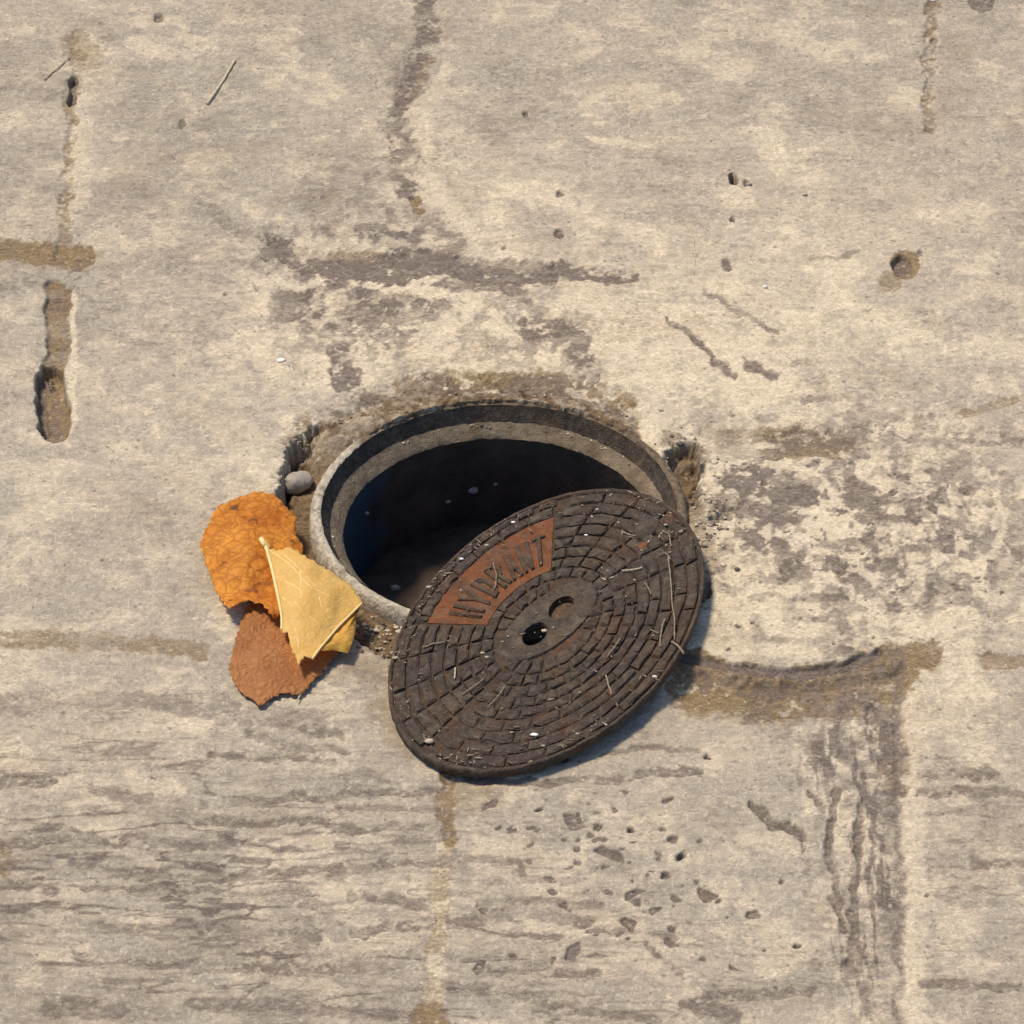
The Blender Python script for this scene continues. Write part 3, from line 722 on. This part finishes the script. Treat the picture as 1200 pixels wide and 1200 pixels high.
def line_at(a, r):
    """the cast lines swing forward towards the middle on the right-hand side (a runs 130..490)"""
    x = (a - 300) / 100.0
    return a + 24 * (.955 - r) * max(0, min(1, x)) ** 1.3
cnt = 0
for k in range(20):                                              # short first row hugging the boss
    a0 = 188 + k * 17.0
    if k < 9: block(.240, .340, a0, a0 + 16.5, -.0003, 700 + k)
for k in range(5): block(.250, .342, 62 + k * 15, 62 + k * 15 + 14.5, -.0002, 760 + k)
for ri in range(8):
    r0, r1 = RINGS[ri], RINGS[ri + 1]; rm = (r0 + r1) / 2
    for k in range(24):
        a0 = 130.5 + k * 15.0; a1 = a0 + 15.0
        am = (a0 + a1) / 2 % 360
        # panel for the lettering takes 60..130.5 degrees between r .42 and .885
        if 61 < am < 130 and .42 <= r0 and r1 <= .891: continue
        if ri == 7 and 61 < am < 130: continue
        if 185 < am < 320:                                     # lower half: staggered, lines drift with the radius
            sh = (7.5 if ri % 2 else 0.0); a0 += sh; a1 += sh
        if ri == 0 and a1 > 420 + 60 and a0 < 480: pass
        A = lambda a, r: (a if not 1 <= ri <= 6 else min(line_at(a, r), PANEL_END + 360)) if a <= PANEL_END + 360.01 else a
        if 1 <= ri <= 6 and a1 <= PANEL_END + 360.01 and line_at(a0, r0) > PANEL_END + 357: continue
        if math.hypot(rm * math.cos(math.radians(am)) - .80, rm * math.sin(math.radians(am)) - .165) < .085: continue
        wear = rnd.uniform(-.0005, .0002) - (.0004 if 190 < am < 260 else 0)
        block(r0, r1, a0, a1, wear, 1000 + cnt, A); cnt += 1
a = 61.5
q = random.Random(12)
while a < 129:                                                   # big blocks above the lettering, and a thin broken row outside them
    w = q.uniform(9.5, 13); e = min(a + w, 130)
    block(.838, .922, a, e, -.0001, 2000 + int(a * 7)); a = e
a = 60.0
while a < 134:
    w = q.uniform(5, 10); e = a + w
    block(.926, .986, a, e - q.uniform(0, 2), -.0003, 2600 + int(a * 7)); a = e
# long blocks bordering the panel and the small rows under it are part of the rings above; the sunk panel itself:
v = []; f = []; S = 26
for i in range(S + 1):
    a = 129.6 + (61.5 - 129.6) * i / S
    for r in (.425, .54, .66, .76, .848): v.append(pol(r, a, GROOVE + .0004 + rnd.gauss(0, .00006)))
for i in range(S):
    for m in range(4): f.append((i * 5 + m, i * 5 + m + 1, i * 5 + m + 6, i * 5 + m + 5))
obj('nameplate', mesh_py('nameplate', local(cover, v), f), M['panel'], cover)
GL = {'H': [[(-.4, 0), (-.4, 1)], [(.4, 0), (.4, 1)], [(-.4, .5), (.4, .5)]],
      'Y': [[(0, 0), (0, .48)], [(0, .48), (-.45, 1)], [(0, .48), (.45, 1)]],
      'D': [[(-.38, 0), (-.38, 1), (.08, .96), (.4, .72), (.4, .28), (.08, .04), (-.38, 0)]],
      'R': [[(-.38, 0), (-.38, 1), (.2, .98), (.4, .76), (.2, .52), (-.38, .48)], [(0, .48), (.42, 0)]],
      'A': [[(-.45, 0), (0, 1), (.45, 0)], [(-.28, .34), (.28, .34)]],
      'N': [[(-.4, 0), (-.4, 1), (.4, 0), (.4, 1)]],
      'T': [[(0, 0), (0, 1)], [(-.46, .98), (.46, .98)]]}
for i, ch in enumerate('HYDRANT'):
    ang = 121.5 - i * 8.75; r0, hh, ww = .50, .215, .062
    V = []; F = []
    def lp(x, y, h):
        r = r0 + y * hh
        return pol(r, ang - math.degrees(x * ww / .61), h)
    for line in GL[ch]:
        for (ax, ay), (bx, by) in zip(line[:-1], line[1:]):
            A = Vector((ax * ww, ay * hh)); B = Vector((bx * ww, by * hh)); d = (B - A).normalized(); nn = Vector((-d.y, d.x))
            A -= d * .010; B += d * .010; b = len(V)
            for ins, h in ((.0140, GROOVE), (.0128, -.0006), (.0078, -.0001)):
                for P, sg in ((A, 1), (B, 1), (B, -1), (A, -1)):
                    e = (1 if P is B else -1) * (-.004 if h > -.0005 else 0)
                    Q = P + nn * ins * sg + d * e
                    V.append(lp(Q.x / ww + rnd.gauss(0, .03), Q.y / hh + rnd.gauss(0, .012), h + rnd.gauss(0, .00014)))
            for s in range(2):
                for k in range(4):
                    p = (k + 1) % 4; F.append((b + s * 4 + k, b + s * 4 + p, b + s * 4 + 4 + p, b + s * 4 + 4 + k))
            F.append((b + 8, b + 9, b + 10, b + 11))
    me = mesh_py('letter', local(cover, V), F, False)
    bm = bmesh.new(); bm.from_mesh(me); bmesh.ops.recalc_face_normals(bm, faces=bm.faces); bm.to_mesh(me); bm.free()
    obj('letter', me, M['letter'], cover)
# hinge pin head and the rusty socket beside it
def disc_stack(name, c, prof, mat, seg=22, parent=None):
    V = []; F = []
    for r, h in prof:
        for i in range(seg):
            a = 2 * math.pi * i / seg; V.append(LP(c[0] + r * math.cos(a), c[1] + r * math.sin(a), h))
    for j in range(len(prof) - 1):
        for i in range(seg):
            k = (i + 1) % seg; F.append((j * seg + i, j * seg + k, (j + 1) * seg + k, (j + 1) * seg + i))
    F.append(tuple(range((len(prof) - 1) * seg, len(prof) * seg)))
    return obj(name, mesh_py(name, local(cover, V), F), mat, parent or cover)
disc_stack('pin_head', (.795, .165), [(.088, GROOVE), (.085, -.0006), (.072, .0003), (.03, .0006)], M['boss'])
disc_stack('pin_socket', (.915, .115), [(.040, -.0005), (.034, -.0002), (.024, -.0016)], M['rust'], 14)
disc_stack('rust_scab', (.70, .055), [(.040, -.0008), (.026, -.0001), (.010, .0001)], M['rust'], 7)
disc_stack('dirt_plug', (.120, .050), [(.080, -.0040), (.05, -.0036), (.02, -.0034)], M['plug'], 18)

# ------------------------------------------------------------------ leaves
def leaf(name, outline, z_fn, mat, label, sub=1.6, thick=.00018, holes=()):
    """outline in surveyed px, laid over the ground at heights z_fn(px, py)"""
    root = thing(name, gp(sum(p[0] for p in outline) / len(outline), sum(p[1] for p in outline) / len(outline), 0), label, 'leaf')
    q = random.Random(len(outline))
    # serrated, finely subdivided outline
    ol = []; turn = 1 if sum(a[0] * b[1] - b[0] * a[1] for a, b in zip(outline, outline[1:] + outline[:1])) < 0 else -1
    for (ax, ay), (bx, by) in zip(outline, outline[1:] + outline[:1]):
        n = max(1, int(math.hypot(bx - ax, by - ay) / 3.2))
        for i in range(n):
            t = i / n; tooth = (2.1 if i % 2 else -1.1) * q.uniform(0, 1)
            L_ = math.hypot(bx - ax, by - ay) + 1e-6
            ol.append((ax + (bx - ax) * t + q.uniform(-.7, .7) - (by - ay) / L_ * tooth * turn, ay + (by - ay) * t + q.uniform(-.7, .7) + (bx - ax) / L_ * tooth * turn))
    xs = [p[0] for p in ol]; ys = [p[1] for p in ol]
    pts = []
    yy = min(ys)
    while yy < max(ys):
        xx = min(xs)
        while xx < max(xs):
            pts.append((xx + q.uniform(-.8, .8), yy + q.uniform(-.8, .8))); xx += 3.4
        yy += 3.4
    pa = np.array(pts); ok = inside(ol, pa[:, 0], pa[:, 1]) & (seg_dist(pa[:, 0], pa[:, 1], ol + ol[:1]) > 1.6)
    pa = pa[ok]
    r = delaunay_2d_cdt([Vector(p) for p in ol] + [Vector(p) for p in pa], [(i, (i + 1) % len(ol)) for i in range(len(ol))], [], 0, 1e-5)
    F = []
    for t in r[2]:
        c = sum((r[0][i] for i in t), Vector((0, 0))) / 3
        if inside(ol, np.array([c.x]), np.array([c.y]))[0]: F.append(tuple(t))
    V = [gp(p.x, p.y, z_fn(p.x, p.y)) for p in r[0]]
    me = mesh_py('blade', local(root, V), F)
    b = obj('blade', me, mat, root)
    so = b.modifiers.new('thickness', 'SOLIDIFY'); so.thickness = thick; so.offset = -1
    return root
def n2(x, y, s, seed): return float(fbm(np.array([x / s + 30.0]), np.array([y / s + 30.0]), seed, 3)[0]) - .5
def vein(root, pts, z_fn, r0, r1, name='vein', mat=None, lift=.0003):
    P = []
    for (ax, ay), (bx, by) in zip(pts[:-1], pts[1:]):
        n = max(2, int(math.hypot(bx - ax, by - ay) / 5))
        for i in range(n): P.append((ax + (bx - ax) * i / n, ay + (by - ay) * i / n))
    P.append(pts[-1])
    if len(pts) > 2: P = [tuple(p) for p in smooth_line([Vector(p) for p in pts], 6)]
    W = local(root, [gp(x, y, z_fn(x, y) + lift) for x, y in P])
    obj(name, tube(name, W, [r0 + (r1 - r0) * i / (len(W) - 1) for i in range(len(W))], 6), mat or M['vein'], root)

def z_russet(x, y): return .0022 + .0020 * math.exp(-((x - 330) / 45) ** 2 - ((y - 765) / 40) ** 2) + .0016 * n2(x, y, 14, 301) + .0006 * n2(x, y, 5, 305)
leaf_r = leaf('fallen_leaf', [(291, 708), (300, 700), (330, 700), (372, 715), (400, 735), (405, 755), (391, 771), (384, 781), (374, 792), (362, 803), (353, 814), (346, 815), (338, 812), (328, 813), (318, 819), (306, 827), (300, 823), (291, 817), (279, 808), (272, 795), (269, 782), (272, 765), (277, 745), (284, 725)],
              z_russet, M['russet_leaf'], 'dull russet brown leaf lying flat, lowest of the three')
vein(leaf_r, [(330, 720), (322, 760), (309, 800), (305, 826)], z_russet, .0003, .0004, 'midrib', M['russet_leaf'], -.0001)
vein(leaf_r, [(322, 760), (300, 780), (282, 795)], z_russet, .0003, .0002, 'vein', M['russet_leaf'], .0001)
vein(leaf_r, [(322, 760), (340, 785), (352, 806)], z_russet, .0003, .0002, 'vein', M['russet_leaf'], .0001)
vein(leaf_r, [(356, 806), (348, 822)], lambda x, y: .0022, .0005, .0003, 'stalk', M['straw'], .0)
def z_orange(x, y):
    d = .0045 + .0060 * math.exp(-((x - 290) / 42) ** 2 - ((y - 640) / 48) ** 2)
    d += .0052 * math.exp(-((y - 715) / 13) ** 2) * (1 if x > 262 else .5)
    return d + .0022 * n2(x, y, 13, 311) + .0012 * n2(x, y, 5.5, 315)
leaf_o = leaf('fallen_leaf', [(235, 641), (237, 630), (243, 618), (249, 604), (258, 592), (272, 586), (288, 580), (304, 576), (316, 578), (327, 584), (334, 593), (338, 598), (345, 604), (347, 615), (346, 628), (356, 640), (352, 668), (345, 690), (338, 708), (329, 722), (321, 727), (314, 714), (304, 707), (292, 704), (281, 707), (272, 713), (265, 711), (258, 700), (251, 688), (246, 672), (241, 657)],
              z_orange, M['orange_leaf'], 'bright orange blistered leaf with dark brown spots, topmost in the photo')
vein(leaf_o, [(322, 722), (312, 690), (300, 650), (300, 610), (306, 580)], z_orange, .0004, .0002, 'midrib', M['orange_leaf'], .0001)
vein(leaf_o, [(306, 670), (275, 655), (244, 640)], z_orange, .0003, .0002, 'vein', M['orange_leaf'], .0001)
vein(leaf_o, [(300, 640), (320, 615), (340, 603)], z_orange, .0003, .0002, 'vein', M['orange_leaf'], .0001)
def z_yellow(x, y):
    t = (y - 632) / 145.0
    d = .0115 - .0052 * t + .0046 * math.exp(-((x - 365) / 30) ** 2) + .0036 * n2(x, y, 26, 321) + .0016 * n2(x, y, 9, 325)
    return d
YO = [(305, 632), (309, 630), (313, 634), (316, 643), (324, 646), (331, 645), (336, 641), (346, 644), (354, 650), (364, 655), (376, 664), (388, 670), (400, 679), (413, 688), (418, 696), (425, 706), (421, 712), (408, 724), (396, 736), (384, 750), (374, 762), (367, 772), (362, 772), (357, 769), (352, 778), (349, 781), (347, 773), (341, 758), (337, 742), (329, 738), (330, 720), (326, 700), (322, 680), (317, 662), (311, 646)]
leaf_y = leaf('fallen_leaf', YO, z_yellow, M['yellow_leaf'], 'pale yellow folded leaf with a stalk, lying on the other two')
# folded-under flap at its lower right
def z_flap(x, y): return z_yellow(x, y) - .0010 - .0016 * min(1, max(0, ((x - 367) * .75 + (y - 772) * .66) / 40))
fo = [(424, 708), (419, 716), (417, 728), (416, 742), (412, 755), (408, 766), (400, 764), (390, 762), (376, 763), (385, 748), (398, 732), (410, 718)]
ol = fo; V = [gp(x, y, z_flap(x, y)) for x, y in fo] + [gp(402, 746, z_flap(402, 746))]
me = mesh_py('folded_flap', local(leaf_y, V), [(i, (i + 1) % 12, 12) for i in range(12)])
fl = obj('folded_flap', me, M['yellow_flap'], leaf_y); so = fl.modifiers.new('thickness', 'SOLIDIFY'); so.thickness = .0003
vein(leaf_y, [(308, 632), (313, 645), (320, 672), (326, 700), (330, 722), (330, 738)], z_yellow, .0010, .0006, 'midrib', M['vein'], .0004)
vein(leaf_y, [(306, 631), (310, 640)], z_yellow, .0014, .0011, 'stalk', M['vein'], .0006)
vein(leaf_y, [(424, 707), (408, 723), (396, 735), (384, 749), (374, 761), (366, 772)], z_yellow, .0006, .0006, 'fold_edge', M['vein'], .0002)
for p in ([(316, 645), (340, 662), (360, 684), (385, 698), (410, 705)], [(322, 676), (350, 690), (352, 700), (346, 706), (362, 722), (374, 730)], [(333, 650), (352, 668), (372, 690)],
          [(374, 700), (378, 712), (390, 716)], [(345, 735), (350, 755), (350, 775)], [(330, 700), (348, 712)], [(352, 670), (353, 690)]):
    vein(leaf_y, p, z_yellow, .00034, .00020, 'vein', M['vein_soft'], .0)

# ------------------------------------------------------------------ small loose bits
def gz(x, y):
    i = min(NX - 1, max(0, int(round((x - x0) / DX)))); j = min(NY - 1, max(0, int(round((y - y0) / DY)))); return float(hgt[j, i])
def ground_pt(px, py, up=0.0):
    p = gp(px, py, 0)
    for _ in range(3): p = gp(px, py, gz(p.x, p.y) + up)
    return p
def cover_pt(px, py, up=.0006): return on_plane(px, py, LID_C + LID_N * up, LID_N)
def straw(pts, fn, r, label, mat, up, group=None, cat='straw', name='dry_straw'):
    W = [fn(x, y, up) for x, y in pts]
    n = []
    for a, b in zip(W[:-1], W[1:]): n += [a.lerp(b, t) for t in (0, .5)]
    n.append(W[-1])
    n = [p + Vector((rnd.gauss(0, .00022), rnd.gauss(0, .00022), abs(rnd.gauss(0, .00015)))) for p in n]
    n = smooth_line(n)
    r *= .72
    me = tube(name, n, [r * (.8 + .2 * math.sin(i * 2.1)) for i in range(len(n))], 6)
    return tag(obj(name, me, mat), label, cat, group)
def chip(px, py, fn, r, label, mat, seed, up=.0006, squash=(1, .7, .45), cat='chip', name='stone_chip', group=None):
    return tag(obj(name, rock(name, fn(px, py, up), r, seed, 1 if r < .002 else 2, squash), mat), label, cat, group)

straw([(276, 70), (260, 96), (243, 122)], ground_pt, .0013, 'pale straight straw lying slanted on the slab, upper left of the photo', M['straw'], .0006)
straw([(82, 68), (66, 82), (52, 94)], ground_pt, .0006, 'short faded straw beside the joint in the top left corner', M['straw_dull'], .0006)
straw([(800, 252), (812, 276), (815, 300), (813, 322)], ground_pt, .00035, 'thin curved pale hair lying on the pavement above the ring', M['straw'], .0004, cat='hair', name='hair')
chip(330, 422, ground_pt, .0024, 'bright white chip alone on the slab left of the ring', M['white'], 1, .0004, (1, .75, .35))
chip(897, 336, ground_pt, .0016, 'small bright white round grain on the slab right of the ring', M['white'], 2)
chip(1093, 0, ground_pt, .0022, 'white chip at the top edge by the vertical joint', M['white'], 3)
chip(943, 228, ground_pt, .0015, 'small buff grain on the upper right slab', M['buff'], 4)
chip(878, 216, ground_pt, .0018, 'grey grit beside the small dark pit', M['pebble'], 5)
peb = ground_pt(350, 560, .0065)
tag(obj('pebble', rock('pebble', peb, .0080, 12, 3, (1, 1, .72), .42), M['pebble']), 'grey rounded pebble wedged between broken paving and ring', 'pebble')
# on the cover
for i, (pts, r, lab, mat) in enumerate((
        ([(783, 652), (787, 690), (790, 725), (791, 750)], .0006, 'long pale straw lying upright near the right edge of the cover', 'straw_dull'),
        ([(772, 650), (780, 648), (786, 656)], .0005, 'hooked straw end by the rusty spot at the right of the cover', 'straw_dull'),
        ([(776, 622), (784, 626), (787, 640)], .0006, 'bent straw just below the pin socket', 'straw_dull'),
        ([(729, 669), (742, 668), (752, 665)], .0007, 'bright short straw right of the lifting holes', 'straw'),
        ([(756, 683), (763, 697)], .0005, 'small dull straw below the bright short one', 'straw_dull'),
        ([(779, 725), (775, 742), (773, 758)], .0006, 'dull slanted straw left of the long one at right', 'straw_dull'),
        ([(728, 748), (718, 760), (711, 769)], .0006, 'slanted straw in the lower right of the cover', 'straw_dull'),
        ([(710, 791), (714, 803), (717, 814)], .0007, 'short straw near the lower right edge of the cover', 'straw_dull'),
        ([(567, 795), (550, 808), (541, 815)], .0006, 'forked pale straw in the lower left of the cover', 'straw_dull'),
        ([(591, 805), (582, 818), (571, 829)], .00055, 'thin straw right of the forked pale straw', 'straw_dull'),
        ([(495, 758), (506, 755), (520, 753)], .0007, 'dull fibre lying left below the lettering panel', 'straw_dull'),
        ([(788, 752), (796, 758), (801, 766)], .0009, 'thick straw crumb at the right edge of the cover', 'straw_dull'),
        ([(762, 738), (772, 742)], .0006, 'little straw between two longer ones', 'straw_dull'),
        ([(730, 624), (745, 628)], .0008, 'flat pale straw left of the pin head', 'straw_dull'),
        ([(533, 783), (532, 795)], .0006, 'short upright straw at the left of the cover', 'straw'),
        ([(577, 660), (582, 672), (580, 690)], .0005, 'thin root hair crossing the lettering panel', 'straw_dull'))):
    straw(pts, cover_pt, r, lab, M[mat], .0007, 'straw bits on the cover')
for i, (px, py, r, lab, mat) in enumerate((
        (541, 655, .0016, 'white grain above the letter D on the cover edge', 'white'), (602, 612, .0016, 'white grain on the upper rim of the cover', 'white'), (503, 688, .0022, 'pale crumb on the upper left rim of the cover', 'buff'),
        (757, 617, .0016, 'white grain on top of the pin head', 'white'), (687, 627, .0014, 'white grain between ring grooves right of the panel', 'white'), (626, 861, .0024, 'bright white flake near the bottom of the cover', 'white'),
        (600, 858, .0014, 'small white speck left of the bright white flake', 'buff'), (767, 793, .0018, 'white sliver on the lower right edge of the cover', 'white'), (638, 739, .0022, 'golden crumb on the edge of the left lifting hole', 'straw'),
        (571, 770, .0016, 'pale crumb left of the lifting holes', 'buff'), (566, 765, .0015, 'second pale crumb left of the lifting holes', 'buff'), (464, 771, .0020, 'pale crumb at the left edge of the cover', 'buff'), (503, 868, .0024, 'dusty lump at the lower left of the cover', 'buff'),
        (677, 860, .0016, 'grey crumb near the lower edge of the cover', 'buff'), (637, 874, .0015, 'buff crumb under the white flake', 'buff'), (683, 583, .0016, 'buff crumb at the top of the cover', 'buff'), (571, 639, .0018, 'buff crumb on the rim above the letter R', 'buff'),
        (780, 615, .0016, 'pale crumb in the rusty socket', 'buff'), (700, 597, .0014, 'tiny buff grain below the top edge of the cover', 'buff'))):
    chip(px, py, cover_pt, r * .85, lab, M[mat], 40 + i, -.0001, (1, .6, .35), 'grain', 'grain', 'grains on the cover')
# in the shaft
def silt_pt(px, py, up):
    z = -.016
    while z > -.11:
        p = gp(px, py, z)
        if math.hypot(p.x, p.y) > .0803: return p
        h = float(fbm(np.array([p.x / .022 + 40]), np.array([p.y / .022 + 40]), 71, 4)[0])
        if z < -.070 + (h - .5) * .012 - .03 * max(0, -p.x - .01) * 1.0: return p
        z -= .0005
    return p
for i_, (px, py, r, lab, z) in enumerate(((525, 588, .0017, 'pale grain near the middle of the dark shaft', -.045), (429, 601, .0018, 'pale sliver on the left shaft wall', -.030), (556, 574, .0028, 'brown crumb right of the pale grain in the shaft', -.040), (581, 567, .0016, 'tiny grey grain high on the shaft wall', -.040),
                          (463, 689, .0028, 'dim grey pebble at the bottom left of the shaft opening', -.055))):
    c = silt_pt(px, py, z)
    # rest it against the lining or on the silt
    rr = math.hypot(c.x, c.y)
    chip(px, py, lambda a, b, u, zz=z: silt_pt(a, b, zz), r, lab, M['buff'] if i_ < 2 else M['pebble'], int(px), 0, (1, .7, .6), 'grain', 'grain', 'grains in the shaft')
# loose crumbs along the broken edge
bm = bmesh.new(); qq = random.Random(77)
for i in range(260):
    k = qq.random()
    if k < .35: px, py = qq.gauss(832, 14), qq.gauss(600, 30)
    elif k < .75: px, py = qq.gauss(452, 20), qq.gauss(738, 12)
    else:
        j = qq.randrange(2, 20); a, b = BREAK[j], BREAK[j + 1]; t = qq.random(); px, py = a[0] + (b[0] - a[0]) * t + qq.gauss(0, 6), a[1] + (b[1] - a[1]) * t + qq.gauss(4, 5)
    p = ground_pt(px, py, .0003)
    if math.hypot(p.x, p.y) < .098: continue
    r = .0006 + .0014 * qq.random() ** 2.5
    res = bmesh.ops.create_icosphere(bm, subdivisions=1, radius=r)
    for vv in res['verts']: vv.co = Vector((vv.co.x * qq.uniform(.7, 1.3), vv.co.y * qq.uniform(.7, 1.2), vv.co.z * .5)) + p
for i in range(90):
    a = math.radians(qq.uniform(20, 200)); r = .0858 - abs(qq.gauss(0, .0016)); z = -.0088 - (.0862 - r) * .95
    w = .0003 + .0009 * qq.random() ** 3
    res = bmesh.ops.create_icosphere(bm, subdivisions=1, radius=w)
    for vv in res['verts']: vv.co = Vector((vv.co.x * qq.uniform(.7, 1.3), vv.co.y * qq.uniform(.7, 1.2), vv.co.z * .6)) + Vector((r * math.cos(a), r * math.sin(a), z))
me = bpy.data.meshes.new('crumbs'); bm.to_mesh(me); bm.free()
n = N('mortar_crumbs'); a = n.noise(130, 2, .5); M['crumb'] = n.out(n.ramp(a, [(.40, (.09, .075, .062)), (.5, (.26, .21, .15)), (.6, (.55, .48, .37))]), None, .9)
tag(obj('crumbs', me, M['crumb']), 'loose mortar crumbs and grit along the broken paving edge', 'crumbs', kind='stuff')

# fine litter, dust flakes and fibre ends caught in the cover's relief: nobody could count them
bm = bmesh.new(); qq = random.Random(91)
for i in range(430):
    k = qq.random()
    if k < .30: a, r = qq.gauss(120, 32), 1 - abs(qq.gauss(.03, .05))
    elif k < .50: a, r = qq.gauss(235, 30), 1 - abs(qq.gauss(.06, .06))
    elif k < .65: a, r = qq.gauss(15, 14), 1 - abs(qq.gauss(.08, .10))
    else: a, r = qq.uniform(0, 360), math.sqrt(qq.random())
    if r > .985: continue
    c = pol(r, a, qq.uniform(-.0006, .0001))
    t = Vector((qq.gauss(0, 1), qq.gauss(0, 1), 0)).normalized(); nn = t.cross(LID_N)
    L = .0004 + .0022 * qq.random() ** 3; w = qq.uniform(.00022, .00055)
    P = [c - t * L - nn * w * .4, c - t * L * .3 - nn * w, c + t * L, c + t * L * .2 + nn * w]
    b0 = [bm.verts.new(p) for p in P]; b1 = [bm.verts.new(p + LID_N * w * .8) for p in P]
    bm.faces.new(b1)
    for j in range(4): bm.faces.new((b0[j], b0[(j + 1) % 4], b1[(j + 1) % 4], b1[j]))
me = bpy.data.meshes.new('litter'); bm.to_mesh(me); bm.free()
n = N('fine_litter'); a = n.noise(140, 2, .5); M['litter'] = n.out(n.ramp(a, [(.40, (.12, .085, .058)), (.54, (.24, .18, .125)), (.70, (.50, .42, .31))]), None, .9)
tag(obj('litter', me, M['litter']), 'dust flakes and fibre ends caught in the relief of the iron cover', 'litter', kind='stuff')
